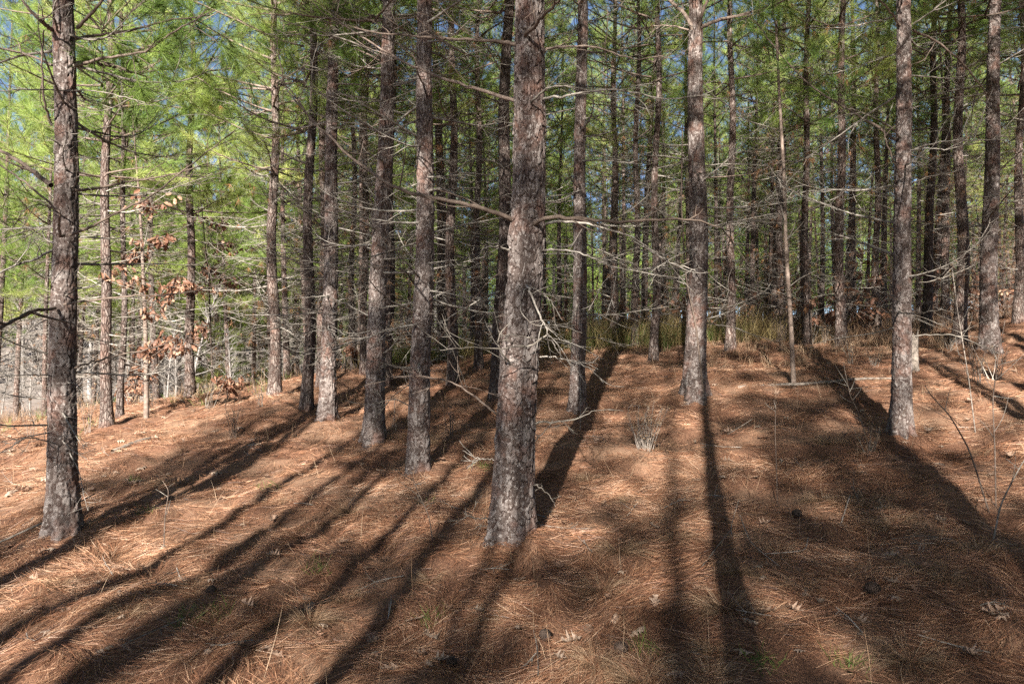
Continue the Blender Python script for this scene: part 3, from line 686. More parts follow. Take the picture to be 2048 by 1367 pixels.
# ------------------------------------------------------------------ straw on the ground
def straw():
    mb = MB()
    for (y0, y1, dens, L, W, seg) in ((2.6, 5.0, 6800, (.09, .2), .0017, 2), (5.0, 8.0, 4300, (.10, .21), .0022, 2), (8, 12, 1700, (.11, .22), .0032, 1), (12, 17, 800, (.12, .24), .0045, 1)):
        wf = lambda y: .86*y+1.2
        n = int(dens*(wf(y0)+wf(y1))*(y1-y0))
        y = np.sqrt(R.uniform(y0*y0, y1*y1, n)); x = R.uniform(-1, 1, n)*wf(y)
        keep = R.random(n) < .1+1.15*vnoise(x*2.6, y*2.6, 31)
        x, y = x[keep], y[keep]; n = len(x)
        ang = (vnoise(x*1.7, y*1.7, 17)-.5)*8+R.normal(0, .5, n)
        # heaped at the feet of the trunks
        for (bx, by, bd) in MOUND:
            if y0 <= by < y1:
                m = int(260*(dens/2500)**.3); aa = R.uniform(0, 6.283, m); dd = bd*R.uniform(.55, 1.5, m)
                x = np.concatenate([x, bx+dd*np.cos(aa)]); y = np.concatenate([y, by+dd*np.sin(aa)])
                ang = np.concatenate([ang, aa+1.57+R.normal(0, .6, m)])
        n = len(x)
        # fascicles: three needles sharing a start
        k = np.repeat(np.arange(n//3), 3); k = np.concatenate([k, np.full(n-len(k), n//3-1)])
        x, y, ang = x[k], y[k], ang[k]+R.normal(0, .09, n)
        z = h(x, y)+R.uniform(0.0, .035, n)
        el = R.normal(.04, .17, n)
        ln = R.uniform(*L, n)
        D = np.stack([np.cos(ang)*np.cos(el), np.sin(ang)*np.cos(el), np.sin(el)], -1)
        z2 = h(x+D[:, 0]*ln, y+D[:, 1]*ln)+R.uniform(.0, .03, n)
        D[:, 2] += (z2-z)/ln*.8; D /= np.linalg.norm(D, axis=1)[:, None]
        patch = vnoise(x*.9, y*.9, 57)
        t = np.clip(.02+.95*R.beta(1.5, 1.6, n)+(patch-.5)*.4, 0, 1)
        bend = R.normal(size=(n, 3))*np.array((.02, .02, .006))
        blades(mb, np.stack([x, y, z], -1), D, ln, W*R.uniform(.7, 1.3, n), 0, bend, seg, tint=t)
    return mb.mesh('pine_straw', [STRAW], False)
tag(link('pine_straw', straw()), 'rusty fallen pine needles carpeting the ground', 'pine straw', kind='stuff')

# ------------------------------------------------------------------ tall dry grass along the crest, green and brown undergrowth
def grass(regions, mats, name):
    mb = MB()
    for (xa, xb, ya, yb, n, L, W, lo, hi, mat) in regions:
        c = n//14; cx = R.uniform(xa, xb, c); cy = R.uniform(ya, yb, c)
        ok = vnoise(cx*1.1, cy*1.1, 71)+.3*R.random(c)+.5*(vnoise(cx*.35, cy*.35, 73)-.5) > .62; cx, cy = cx[ok], cy[ok]; c = len(cx)
        x = np.repeat(cx, 14)+R.normal(0, .07, c*14); y = np.repeat(cy, 14)+R.normal(0, .07, c*14); n = len(x)
        D = R.normal(size=(n, 3))*.28; D[:, 2] = 1; D /= np.linalg.norm(D, axis=1)[:, None]
        ln = R.uniform(*L, n); bd = R.normal(size=(n, 3))*ln[:, None]*np.array((.3, .3, .05)); bd[:, 2] -= .1*ln
        blades(mb, np.stack([x, y, h(x, y)-.01], -1), D, ln, W, mat, bd, 2, tint=np.clip(R.uniform(lo, hi, n), 0, 1))
    return mb.mesh(name, mats, False)
g = grass([(.3, 6.5, 15.2, 22, 9500, (.25, 1.1), .006, .0, .9, 0), (-3.4, -.6, 15, 20, 4000, (.3, .8), .006, .2, 1, 0), (-3.2, -1.2, 15.5, 19, 2500, (.3, .8), .006, .3, 1, 2),
           (6.0, 13, 13.5, 24, 9000, (.2, .7), .005, 0, .8, 1), (-14, -4, 14.5, 30, 9000, (.15, .55), .006, 0, 1, 1), (2.5, 9, 12.5, 15.5, 2500, (.12, .4), .0045, .2, 1, 1),
           (-12, -4.5, 12, 20, 1600, (.12, .35), .006, .2, 1, 2), (1, 5, 15.5, 19, 1800, (.3, .8), .006, .0, .6, 2)], [GRASS, PALEG, GREENG], 'tall_grass')
tag(link('tall_grass', g), 'dry yellow and tan grass growing under the pines at the crest', 'grass', kind='stuff')
def sparse():
    mb = MB(); n = 900
    y = np.sqrt(R.uniform(9, 170, n)); x = R.uniform(-1, 1, n)*(.8*y)
    D = R.normal(size=(n, 3))*.35; D[:, 2] = 1; D /= np.linalg.norm(D, axis=1)[:, None]
    ln = R.uniform(.08, .4, n)
    blades(mb, np.stack([x, y, h(x, y)], -1), D, ln, .0032, 0, R.normal(size=(n, 3))*.03, 2, tint=R.random(n))
    for cx, cy in [ray_ground(u, v)[:2] for u, v in ((540, 975), (290, 1030), (430, 1240), (370, 1260), (635, 1140), (1520, 1330), (1700, 1335), (1290, 1300), (860, 1230), (270, 960), (150, 890), (850, 1010), (965, 940))]:
        m = 45; bx = cx+R.normal(0, .05, m); by = cy+R.normal(0, .05, m); D = R.normal(size=(m, 3))*.6; D[:, 2] = .8; D /= np.linalg.norm(D, axis=1)[:, None]
        blades(mb, np.stack([bx, by, h(bx, by)], -1), D, R.uniform(.05, .13, m), .004, 1, R.normal(size=(m, 3))*.02, 2, tint=R.random(m))
    return mb.mesh('sparse_grass', [PALEG, GREENG], False)
tag(link('sparse_grass', sparse()), 'scattered thin dry stalks and small green sprouts poking through the straw', 'grass', kind='stuff')

# tussocks
def tussock(n=420, r=.2):
    mb = MB(); a = R.uniform(0, 6.283, n); e = R.uniform(.15, 1.2, n)
    D = np.stack([np.cos(a)*np.cos(e), np.sin(a)*np.cos(e), np.sin(e)], -1); B = np.stack([np.cos(a), np.sin(a), 0*a], -1)*R.uniform(0, .05, n)[:, None]
    ln = R.uniform(.6, 1.2, n)*r; bd = np.stack([np.cos(a), np.sin(a), -1.2+0*a], -1)*(ln*R.uniform(.2, .7, n))[:, None]+R.normal(size=(n, 3))*.015
    blades(mb, B, D, ln, .0021, 0, bd, 2, tint=np.clip(R.beta(2, 2, n), 0, 1)); return mb.mesh('grass_tussock', [PALEG], False)
TU = [tussock(420, r) for r in (.16, .2, .24)]
for u, v in ((1740, 1010), (690, 1180), (1450, 1240), (1560, 1100), (1640, 1000), (1890, 1190), (1300, 900), (1480, 1150), (1850, 1175), (1190, 1310), (1430, 1300), (480, 1380), (1660, 880), (1740, 900), (1960, 900), (700, 1010), (560, 1000), (1760, 760), (1200, 1180), (1240, 1120), (980, 1230), (380, 1180), (620, 1250), (860, 1160), (1350, 1080), (1600, 1180), (1960, 1120), (1420, 1350), (1820, 1330), (250, 1260), (120, 1180), (1180, 960), (1260, 1010), (1590, 720), (1280, 1330), (340, 960), (880, 880), (1790, 1050)):
    x, y, z = ray_ground(u, v)
    tag(link('grass_tussock', rnd.choice(TU), None, (x, y, float(h(x, y))-.01), (rnd.gauss(0, .1), rnd.gauss(0, .1), rnd.uniform(0, 6.28)), rnd.uniform(.75, 1.2)), 'low drooping tussock of dry tan grass half buried in pine straw', 'grass tussock', 'dry tussocks in the straw')

def cone():
    mb = MB(); t = np.linspace(0, 1, 12); prof = .022*np.sin(np.pi*(t*.93+.04))**.75; th = np.arange(12)*2*np.pi/12
    V = np.stack([prof[:, None]*np.cos(th), prof[:, None]*np.sin(th), np.broadcast_to((t*.075)[:, None], (12, 12))], -1).reshape(-1, 3)
    mb.add(V, [(i*12+k, i*12+(k+1) % 12, (i+1)*12+(k+1) % 12, (i+1)*12+k) for i in range(11) for k in range(12)])
    for k in range(110):
        f = (k+.5)/110; a = k*2.39996; r = .022*math.sin(math.pi*(f*.93+.04))**.75; z = f*.075; o = np.array((math.cos(a), math.sin(a), 0)); sd = np.array((-math.sin(a), math.cos(a), 0))*.006
        p = o*r*.8+np.array((0, 0, z)); tip = o*(r+.011)+np.array((0, 0, z+.007)); up = np.array((0, 0, .0022))
        mb.add([p-sd*.6, p+sd*.6, tip+sd, tip-sd, tip+o*.001+up], [(0, 1, 2, 3)], [(3, 2, 4), (0, 3, 4), (2, 1, 4)])
    return mb.mesh('pine_cone', [CONE], False)
CONE = mat_twig('cone_scales', (.05, .035, .028), (.13, .09, .07))
CN = cone()
for u, v in ((1592, 1042), (1228, 1300), (430, 1200), (905, 1290), (1760, 1210), (330, 1010), (1100, 1260), (1890, 930)):
    x, y, z = ray_ground(u, v); tag(link('pine_cone', CN, None, (x, y, float(h(x, y))+.03), (rnd.uniform(1.2, 1.8), 0, rnd.uniform(0, 6.28)), rnd.uniform(.9, 1.2)), 'dark open pine cone lying in the straw', 'pine cone', 'pine cones in the straw')
# ------------------------------------------------------------------ fallen leaves
def oak_leaf(seed, curl):
    g = np.random.default_rng(seed); n = 41; t = np.linspace(0, 1, n)
    w = .30*np.sin(np.pi*t**.8)**.7*(1+.0*t); lob = .5+.5*np.cos(t*2*np.pi*3.5+g.uniform(-.3, .3)); w = w*(.36+.72*lob**1.3)*np.where(t < .1, t*10, 1)+.012
    xs = np.linspace(-1, 1, 7); V = []; Q = []
    for i in range(n):
        for s in xs:
            wl = w[i]*(1+.12*g.normal()); X = s*wl; Y = t[i]+abs(s)*.10*lob[i]
            V.append((X, Y-.5, curl*(X*X*3+(t[i]-.5)**2*.6)+.03*math.sin(t[i]*9+s*2+seed)))
    for i in range(n-1):
        for j in range(6): Q.append((i*7+j, i*7+j+1, i*7+j+8, i*7+j+7))
    V = np.array(V)*.15; mb = MB(); mb.add(V, Q, None, 0, tint=g.uniform(.2, 1))
    return mb.mesh('fallen_leaf', [LEAF])
OL = [oak_leaf(k, c) for k, c in enumerate((.6, -.5, .9, .3, -.8, 1.2, .5))]
def leaf(u, v, sc, label='dry curled oak leaf lying on the pine straw', group='fallen leaves on the straw', tilt=.15):
    x, y, z = ray_ground(u, v)
    tag(link('fallen_leaf', rnd.choice(OL), None, (x, y, float(h(x, y))+.03), (rnd.gauss(0, tilt), rnd.gauss(0, tilt), rnd.uniform(0, 6.28)), sc), label, 'leaf', group)
big = [(490, 1310, 1.35, 'largest brown lobed oak leaf lying in the sunlit straw near its curled neighbour'), (552, 1312, .9, 'small rolled brown leaf just beside the largest oak leaf'), (862, 1256, 1.2, 'pointed brown oak leaf tilted up on sunlit straw below the thickest pine'),
 (1935, 1045, 1.1, 'pale brown curled leaf under a thin slanting twig on the shaded straw'), (1700, 1130, 1.1, 'long narrow tan leaf lying flat in half shade'), (1310, 1215, 1.0, 'orange-brown oak leaf with sharp lobes in open shade'), (1530, 1250, 1.2, 'grey oak leaf with deep lobes on dark straw'),
 (530, 945, 1.1, 'curled brown leaf standing upright in the straw'), (1990, 1265, 1.0, 'crescent shaped pale leaf at the shaded edge'), (1590, 1245, .8, 'small whitish leaf with a torn end')]
for u, v, s, l in big: leaf(u, v, s*.8, l)
for u, v in [(rnd.uniform(10, 2040), rnd.uniform(870, 1360)) for _ in range(150)]: leaf(u, v, rnd.uniform(.4, .85))
for u, v in [(rnd.uniform(0, 520), rnd.uniform(800, 1000)) for _ in range(70)]: leaf(u, v, rnd.uniform(.7, 1.3))
for u, v in [(rnd.uniform(1400, 2040), rnd.uniform(720, 960)) for _ in range(30)]: leaf(u, v, rnd.uniform(.6, 1.1))

# ------------------------------------------------------------------ sticks, stump, log
def rod(name, pts, r0, r1, mat, label, cat, ns=8, tw=0, tl=.2, grp=None):
    W = np.array(pts, float); n = 6*(len(W)-1)+1; s = np.linspace(0, len(W)-1, n)
    Q = np.stack([np.interp(s, np.arange(len(W)), W[:, c]) for c in range(3)], -1)
    for _ in range(3): Q[1:-1] = (Q[:-2]+Q[1:-1]*2+Q[2:])/4
    o = Q[0].copy(); Q = Q-o+0; Q[1:-1] += R.normal(size=(n-2, 3))*r0*.12
    mb = MB(); tube(mb, Q, np.linspace(r0, r1, n)*R.uniform(.85, 1.12, n), ns, 0, True)
    for j in range(tw):
        i = R.integers(int(n*.3), n-1); q = twig_curve(Q[i], unit(Q[i]-Q[i-1])*.8+R.normal(size=3)*.6, tl*R.uniform(.4, 1), .4, 6, .12); tube(mb, q, np.linspace(r1*1.1, .0012, 6), 4, 0)
    ob = link(name, mb.mesh(name, [mat]), None, o); tag(ob, label, cat, grp); return ob
def gp(u, v, dz=.02): x, y, z = ray_ground(u, v); return (x, y, float(h(x, y))+dz)
rod('fallen_log', [gp(1475, 778, .01), gp(1560, 772, .03), gp(1640, 767, .015), gp(1720, 761, .03), gp(1785, 758, .01)], .026, .018, WOOD, 'thin weathered log lying across the bright straw clearing', 'log')
rod('fallen_log', [gp(225, 912, .02), gp(262, 898, .03), gp(302, 882, .03)], .035, .028, WOOD, 'short bleached log lying on sunny leaf litter', 'log')
a = np.array(gp(1400, 1140, 0)); b = np.array(gp(1463, 1100, .18)); rod('broken_stalk', [a, b], .0042, .003, WOOD, 'pale straight broken stalk slanting out of the straw', 'stick')
rod('broken_stalk', [gp(1463, 1110, .17), np.array(gp(1462, 1075, .1)), np.array(gp(1478, 1080, .3))], .0034, .002, WOOD, 'short hooked stalk standing above the straight broken stalk', 'stick')
rod('bent_stalk', [gp(1480, 1060, .10), gp(1500, 1110, .10), gp(1560, 1150, .04)], .0035, .003, WOOD, 'pale stalk arched down to the right of the straight broken stalk', 'stick')
rod('bent_stalk', [gp(1530, 1122, .03), gp(1570, 1124, .05), gp(1612, 1116, .06), gp(1616, 1085, .08)], .0035, .003, WOOD, 'pale curled stalk lying flat with an upturned end', 'stick')
rod('fallen_stick', [gp(1680, 1040, .0), gp(1700, 1010, .1)], .006, .005, WOOD, 'short pale stick poking up from the straw in shade', 'stick')
rod('fallen_stick', [gp(1455, 872, .01), np.array(gp(1505, 868, .15))], .005, .004, WOOD, 'short light stick raised from shaded straw below the forked pine', 'stick')
rod('fallen_stick', [gp(0, 1092, .1), gp(90, 1070, .14), gp(190, 1027, .18)], .010, .006, WOOD, 'long pale stick leaning past the foot of the stout edge pine', 'stick')
rod('fallen_stick', [gp(1080, 1045, .03), gp(1130, 1057, .02), gp(1180, 1050, .02)], .006, .003, WOOD, 'thin twig lying at the foot of the thickest pine', 'stick', 6, 3)
for k in range(48):
    u, v = rnd.uniform(30, 2020), rnd.uniform(820, 1340); x, y, z = ray_ground(u, v); a = rnd.uniform(0, 6.28); L = rnd.uniform(.12, .45)
    rod('fallen_twig', [(x+math.cos(a)*L*s, y+math.sin(a)*L*s, float(h(x+math.cos(a)*L*s, y+math.sin(a)*L*s))+.03+.04*s*rnd.random()) for s in (0, .5, 1)], .004, .002, TWIG, 'small grey twig dropped on the pine straw', 'twig', 5, 3, .15, 'twigs dropped on the straw')
def stump():
    mb = MB(); ns = 22; th = np.arange(ns)*2*np.pi/ns; zs = np.linspace(-.1, 1, 16); V = []
    top = .42+.16*(np.abs(np.sin(th*2.3+1))**2)+R.uniform(-.04, .05, ns)
    for f in zs:
        for k in range(ns):
            r = .075*(1+.35*math.exp(-max(f, 0)/.15))*(1+.08*math.sin(k*5.3)); V.append((r*math.cos(th[k]), r*math.sin(th[k]), f*top[k]))
    Q = [(i*ns+k, i*ns+(k+1) % ns, (i+1)*ns+(k+1) % ns, (i+1)*ns+k) for i in range(15) for k in range(ns)]
    T_ = []; c = len(V); V.append((0, 0, .38))
    for k in range(ns): T_.append((15*ns+k, 15*ns+(k+1) % ns, c))
    mb.add(V, Q, T_); return mb.mesh('tree_stump', [WOOD], False)
x, y, z = ray_ground(1826, 745); tag(link('tree_stump', stump(), None, (x, y, float(h(x, y)))), 'broken grey stump with a splintered top behind the sunlit pine', 'stump')

# ------------------------------------------------------------------ weed stalks
def weed(n, hgt, spread, mat):
    mb = MB()
    for k in range(n):
        a = R.uniform(0, 6.28); d = (math.cos(a)*spread*R.uniform(.2, 1), math.sin(a)*spread*R.uniform(.2, 1), 1)
        q = twig_curve((R.normal(0, .04), R.normal(0, .04), -.02), d, hgt*R.uniform(.5, 1.1), .1, 8, .07)
        tube(mb, q, np.linspace(.005, .0018, 8), 5, 0)
        for _ in range(4):
            i = R.integers(3, 8); q2 = twig_curve(q[min(i, 7)], np.array(d)*.8+R.normal(size=3)*.5, hgt*R.uniform(.08, .22), .3, 5, .15); tube(mb, q2, np.linspace(.0025, .0012, 5), 3, 0)
            N = 5; D = R.normal(size=(N, 3)); D /= np.linalg.norm(D, axis=1)[:, None]; blades(mb, np.repeat(q2[-1:], N, 0), D, .03, .010, 1, tint=R.random(N))
    return mb.mesh('weed_clump', [mat, PALEG])
x, y, z = ray_ground(1290, 905); tag(link('weed_clump', weed(26, .5, .5, WOOD), None, (x, y, float(h(x, y)))), 'bleached clump of dry weed stalks standing in the sunlit straw', 'weed clump')
WD = [weed(9, .45, .5, TWIG), weed(7, .6, .35, LIMB)]
for u, v in ((1750, 735), (1700, 730), (1650, 690), (1900, 700), (1940, 710), (1740, 905), (1950, 770), (300, 820), (240, 800), (180, 870), (60, 880), (470, 870), (900, 880), (1560, 700), (1990, 760), (520, 820), (420, 820)):
    x, y, z = ray_ground(u, v); tag(link('weed_clump', rnd.choice(WD), None, (x, y, float(h(x, y))), (0, 0, rnd.uniform(0, 6)), rnd.uniform(.6, 1.2)), 'small tuft of thin dry weed stalks', 'weed clump', 'thin dry weeds')
# ------------------------------------------------------------------ thin saplings
def sapling(label, pts, r0, r1, mat, D=None, tw=6, tl=.4, cat='sapling', leafs=0):
    u0, v0 = pts[0]; x, y, z = ray_ground(u0, v0); z = float(h(x, y))
    root = bpy.data.objects.new('sapling', None); COL.objects.link(root); root.location = (x, y, z); tag(root, label, cat)
    W = np.array([at(u, v, y+.03*i)-np.array((x, y, z)) for i, (u, v) in enumerate(pts)]); W[0] = (0, 0, -.06)
    n = 8*(len(W)-1)+1; s = np.linspace(0, len(W)-1, n); Q = np.stack([np.interp(s, np.arange(len(W)), W[:, c]) for c in range(3)], -1)
    for _ in range(4): Q[1:-1] = (Q[:-2]+Q[1:-1]*2+Q[2:])/4
    mb = MB(); tube(mb, Q, np.linspace(r0, r1, n), 10 if r0 > .02 else 6, 0, True); link('trunk', mb.mesh('trunk', [mat]), root)
    if tw:
        mb = MB()
        for j in range(tw):
            i = R.integers(int(n*.3), n-1); q = twig_curve(Q[i], unit(Q[i+1]-Q[i])*.6+R.normal(size=3)*np.array((.7, .7, .3)), tl*R.uniform(.4, 1.1), .4, 8, .12); tube(mb, q, np.linspace(max(.003, r1*.6), .0014, 8), 4, 0)
            if leafs:
                for _ in range(leafs):
                    p = q[R.integers(2, 8)]; drooping_leaf(mb, p)
        link('crown', mb.mesh('crown', [TWIG, BROWNL]), root)
    return root
def drooping_leaf(mb, p, s=1.):
    a = R.uniform(0, 6.283); el = R.uniform(-1.3, -.2); d = np.array((math.cos(a)*math.cos(el), math.sin(a)*math.cos(el), math.sin(el))); L = R.uniform(.09, .15)*s
    sd = unit(np.cross(d, R.normal(size=3))); nrm = np.cross(d, sd); w = L*.24
    ts = np.array((0, .12, .3, .45, .62, .8, 1.)); ws = np.array((.05, .5, 1., .7, 1.05, .7, .05))*w
    V = []
    for t, ww in zip(ts, ws):
        c = p+d*L*t+nrm*L*.3*(t-.5)**2; V += [c-sd*ww+nrm*ww*.5, c, c+sd*ww+nrm*ww*.5]
    Q = []
    for i in range(6): Q += [(i*3, i*3+1, i*3+4, i*3+3), (i*3+1, i*3+2, i*3+5, i*3+4)]
    mb.add(V, Q, None, 1, tint=R.uniform(0, 1))
sapling('thin pale leaning sapling with a black foot in the bright clearing', [(1588, 768), (1582, 650), (1572, 500), (1568, 350), (1558, 180), (1552, 40)], .036, .016, LIMB, tw=16, tl=.7)
sapling('slim greenish sapling standing against the foot of the forked pine', [(1410, 808), (1402, 740), (1392, 650), (1372, 560), (1362, 400), (1365, 250)], .017, .007, LIMB, tw=8)
sapling('upright pale bare sapling with few twigs near the speckled broad pine', [(1952, 860), (1938, 760), (1925, 680), (1915, 620), (1905, 540)], .007, .003, WOOD, tw=9)
sapling('black wiry stem slanting across the shaded straw', [(1983, 1020), (1940, 900), (1900, 830), (1862, 790), (1850, 770)], .007, .003, LIMB, tw=4, tl=.25)
sapling('thin dark stem rising straight beside the pale slanted twig', [(1992, 1010), (1990, 900), (1985, 800), (1995, 720), (2010, 640)], .006, .003, LIMB, tw=7, tl=.3)
sapling('pale slanted twig rooted in shaded straw near the extreme edge', [(1983, 1085), (2000, 1010), (2030, 950), (2060, 900)], .007, .004, WOOD, tw=3, tl=.3)
sapling('very thin dark upright stalk standing in half shade', [(1555, 990), (1553, 930), (1550, 860), (1552, 800)], .004, .002, LIMB, tw=2, tl=.15)
sapling('pair of thin dark stems rising from shadow before the edge pine', [(327, 1090), (330, 1030), (338, 980), (325, 960)], .006, .002, LIMB, tw=3, tl=.2)
sapling('thin green wiry briar at the foot of the straight dark pine', [(868, 1090), (858, 1030), (835, 980), (820, 940)], .005, .002, LIMB, tw=7, tl=.25)
sapling('spindly sapling beside the black shadowed pine', [(1160, 862), (1162, 800), (1160, 740), (1150, 690)], .006, .003, TWIG, tw=3, tl=.25)
sapling('thin bare sapling on the left of the fallen thin log', [(1745, 905), (1720, 830), (1700, 790), (1690, 740)], .006, .003, LIMB, tw=8, tl=.3)

# oaks holding brown leaves
def oak(u, v, hgt, clusters, label, r=.03, lean=0.):
    x, y, z = ray_ground(u, v); z = float(h(x, y))
    root = bpy.data.objects.new('oak_sapling', None); COL.objects.link(root); root.location = (x, y, z); tag(root, label, 'tree')
    Q = twig_curve((0, 0, -.1), (lean, 0, 1), hgt, .35, 16, .022); mb = MB(); tube(mb, Q, np.linspace(r, .008, 16), 10, 0); link('trunk', mb.mesh('trunk', [LIMB]), root)
    mb = MB()
    for (cu, cv, sp, n) in clusters:
        c = at(cu, cv, y+R.uniform(-.8, .8))-np.array((x, y, z))
        i = int(np.clip((c[2]-.5)/hgt*15, 2, 14)); st = Q[i]
        mid = (st+c)/2+np.array((0, 0, .12)); tt = np.linspace(0, 1, 9)[:, None]
        P = (1-tt)**2*st+2*tt*(1-tt)*mid+tt**2*c; tube(mb, P, np.linspace(.009, .003, 9), 4, 0)
        for _ in range(max(3, n//5)):
            e = c+R.normal(size=3)*np.array((sp, .25, sp*.35)); q = np.linspace(0, 1, 5)[:, None]*(e-P[6])+P[6]; q[1:-1] += R.normal(size=(3, 3))*.02; tube(mb, q, np.linspace(.004, .002, 5), 3, 0)
            for _ in range(14): drooping_leaf(mb, q[R.integers(1, 5)]+R.normal(size=3)*.04, .95)
    link('crown', mb.mesh('crown', [TWIG, BROWNL]), root); return root
oak(292, 842, 5.2, [(310, 395, .35, 22), (285, 500, .35, 26), (265, 560, .3, 18), (350, 560, .4, 26), (300, 690, .25, 40), (355, 690, .22, 26), (315, 610, .25, 14), (265, 740, .25, 20), (330, 470, .3, 16), (235, 520, .25, 12)], 'crooked black oak sapling hung with dry brown leaf clusters', .045, .03)
oak(425, 782, 4.6, [(440, 435, .3, 16), (420, 530, .3, 20), (465, 560, .3, 18), (400, 560, .35, 26), (420, 650, .35, 20), (380, 680, .3, 14), (440, 490, .25, 16)], 'slender oak sapling with brown leaves beside a slender brown pine', .022)
oak(88, 800, 4.0, [(85, 670, .3, 18), (100, 690, .25, 10), (60, 720, .35, 10), (130, 610, .3, 10)], 'small oak with rusty leaves behind the stout edge pine', .02)
oak(255, 808, 1.0, [(262, 765, .25, 22), (285, 775, .25, 18), (245, 785, .25, 16)], 'low shrub of tan leaves near the speckled grey pine', .012)
oak(455, 800, .8, [(450, 765, .25, 10), (475, 770, .25, 10)], 'low shrub of dry leaves behind the straw edge', .010)
oak(1625, 690, 1.3, [(1618, 600, .10, 10), (1635, 635, .15, 9), (1655, 635, .15, 8)], 'small oak seedling with a few brown leaves at the back of the clearing', .010)
def dry_shrub():
    mb = MB()
    for k in range(9):
        a = R.uniform(0, 6.28); q = twig_curve((0, 0, -.05), (math.cos(a)*.5, math.sin(a)*.5, 1), R.uniform(.7, 1.7), .2, 9, .1); tube(mb, q, np.linspace(.008, .002, 9), 4, 0)
        for _ in range(6):
            i = R.integers(2, 9); q2 = twig_curve(q[i], unit(q[i]-q[i-1])+R.normal(size=3)*.6, R.uniform(.2, .5), .2, 5, .15); tube(mb, q2, np.linspace(.003, .0014, 5), 3, 0)
            for _ in range(R.integers(0, 4)): drooping_leaf(mb, q2[R.integers(1, 5)], 1.1)
    return mb.mesh('dry_shrub', [LIMB, BROWNL])
SHR = [dry_shrub() for _ in range(4)]
oak(2030, 600, 2.6, [(2036, 525, .3, 18), (2044, 470, .25, 10)], 'oak sapling with brown leaves at the shaded slope edge', .015)
oak(690, 752, 1.6, [(700, 690, .2, 7), (785, 668, .2, 8)], 'little oak with pale leaves between the middle trunks', .010)

for k in range(26):
    a = rnd.uniform(-.05, .72); Y = rnd.uniform(16.5, 24); x = a*Y
    tag(link('dry_shrub', rnd.choice(SHR), None, (x, Y, float(h(x, Y))), (0, 0, rnd.uniform(0, 6.28)), rnd.uniform(.7, 1.4)), 'dark leggy shrub with a few dry brown leaves under the shaded stand', 'shrub', 'dry shrubs under the shaded stand')
# ------------------------------------------------------------------ bare grey woods on the far hillside
def bare_tree(seed):
    mb = MB(); Q = twig_curve((0, 0, -.3), (0, 0, 1), 13, .1, 14, .03); tube(mb, Q, np.linspace(.17, .03, 14), 7, 0)
    for k in range(46):
        i = R.integers(3, 13); a = R.uniform(0, 6.28); L = R.uniform(1.2, 4)*(1.15-i/16)
        q = twig_curve(Q[i], (math.cos(a), math.sin(a), R.uniform(.4, 1.2)), L, .5, 7, .12); tube(mb, q, np.linspace(.05, .012, 7), 4, 0)
        for _ in range(7):
            j = R.integers(2, 7); q2 = twig_curve(q[j], unit(q[j]-q[j-1])+R.normal(size=3)*.6, L*R.uniform(.2, .5), .3, 5, .15); tube(mb, q2, np.linspace(.018, .008, 5), 3, 0)
    return mb.mesh('bare_tree', [BARE])
BT = [bare_tree(k) for k in range(4)]
for k in range(230):
    a = rnd.uniform(-.85, -.1) if k < 90 else rnd.uniform(-.8, -.42); y = rnd.uniform(46, 140); x = a*y
    o = link('bare_tree', rnd.choice(BT), None, (x, y, float(h(x, y))), (rnd.gauss(0, .03), rnd.gauss(0, .03), rnd.uniform(0, 6.28)), rnd.uniform(.7, 1.15))
    tag(o, 'bare grey leafless tree on the pale hillside seen through the open edge', 'tree', 'leafless trees on the far hillside')
for k in range(60):
    a = rnd.uniform(-.78, -.28); y = rnd.uniform(20, 46); x = a*y
    o = link('bare_shrub', rnd.choice(BT), None, (x, y, float(h(x, y))), (rnd.gauss(0, .1), rnd.gauss(0, .1), rnd.uniform(0, 6.28)), rnd.uniform(.14, .3))
    tag(o, 'twiggy grey leafless shrub at the bottom of the open edge slope', 'shrub', 'leafless shrubs below the open edge')
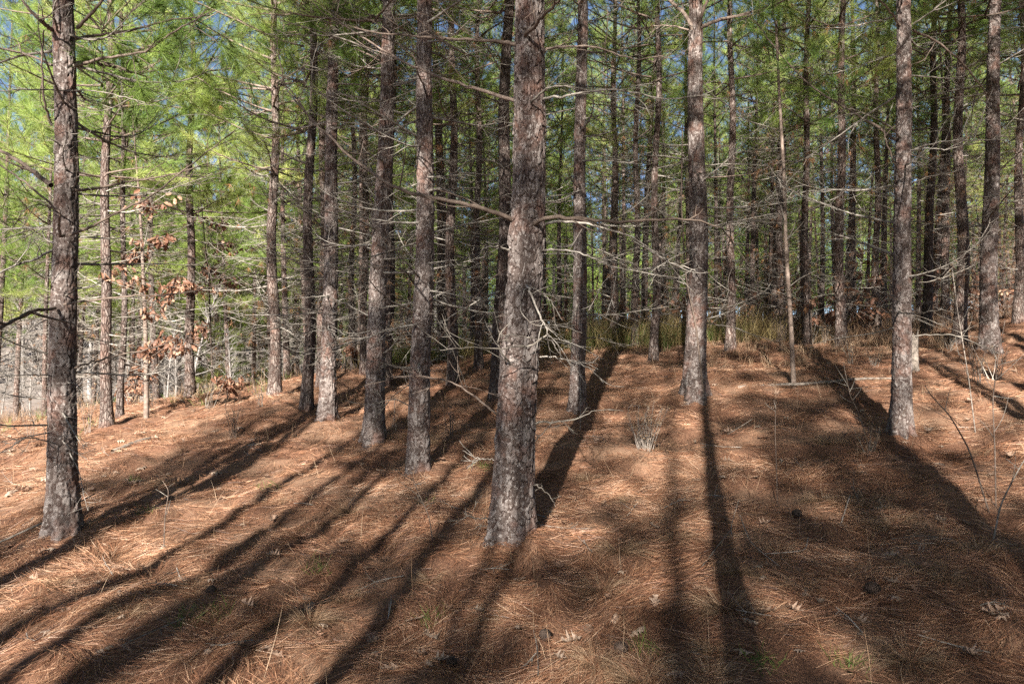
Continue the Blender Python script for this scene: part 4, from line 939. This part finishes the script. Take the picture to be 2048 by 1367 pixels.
# far pines closing the view, and unseen woods added around the viewpoint to block sky light
def wood(spots):
    mb = MB()
    for (x, y, hmin, hmax, base, rw, W) in spots:
        z = float(h(x, y)); H = R.uniform(hmin, hmax)
        tube(mb, np.array([(x, y, z-.3), (x, y, z+H*.5), (x, y, z+H)]), (.12, .09, .02), 6, 0)
        N = 800; zz = R.uniform(base, 1, N)*H; rr = (1.05-zz/H)*rw*np.sqrt(R.random(N))+.15; th = R.uniform(0, 6.28, N)
        B = np.stack([x+rr*np.cos(th), y+rr*np.sin(th), z+zz], -1); B = np.repeat(B, 7, 0)
        D = R.normal(size=(len(B), 3))+np.array((0, 0, .3)); D /= np.linalg.norm(D, axis=1)[:, None]
        blades(mb, B, D, R.uniform(.3, .55, len(B)), W, 1, tint=np.repeat(R.uniform(.1, .9, N), 7))
    return mb.mesh('far_woods', [BARE, NEEDLE], False)
sp = []
for k in range(240):
    y = R.uniform(46, 100); sp.append((R.uniform(-.25, .85)*y, y, 8, 12, .16, 3., .03))
def undergrowth():
    mb = MB(); n = 950
    y = R.uniform(23, 46, n); x = R.uniform(-.22, .8, n)*y
    for i in range(n):
        z = float(h(x[i], y[i])); q = twig_curve((x[i], y[i], z-.1), (R.normal(0, .3), R.normal(0, .3), 1), R.uniform(.8, 3.2), .1, 6, .12); tube(mb, q, np.linspace(.014, .005, 6), 3, 0)
        N = 16; k = R.integers(1, 6, N); D = R.normal(size=(N, 3)); D[:, 2] -= .3; D /= np.linalg.norm(D, axis=1)[:, None]
        blades(mb, q[k]+R.normal(size=(N, 3))*.15, D, R.uniform(.1, .3, N), .022, 1, tint=R.random(N)*.7)
    return mb.mesh('undergrowth', [LIMB, BROWNL], False)
tag(link('undergrowth', undergrowth()), 'dark brown thicket of dry stems under the back of the stand', 'undergrowth', kind='stuff')
tag(link('far_woods', wood(sp)), 'distant pine wood closing the view behind the stand', 'woods', kind='stuff')
sp = []  # unseen pines, added to cut sky light from the sides and rear
for k in range(76):
    if k < 22: x, y = R.uniform(9, 27), R.uniform(-22, 2)
    elif k < 38: x, y = R.uniform(-32, -15), R.uniform(-20, 6)
    else: x, y = R.uniform(-34, 22), R.uniform(-52, -38)
    sp.append((x, y, 11, 14, .25, 3., .03))
tag(link('sky_blocking_woods', wood(sp)), 'unseen pine wood added around and behind the viewpoint to block sky light', 'woods', kind='stuff')
print('objects', len(S.objects))
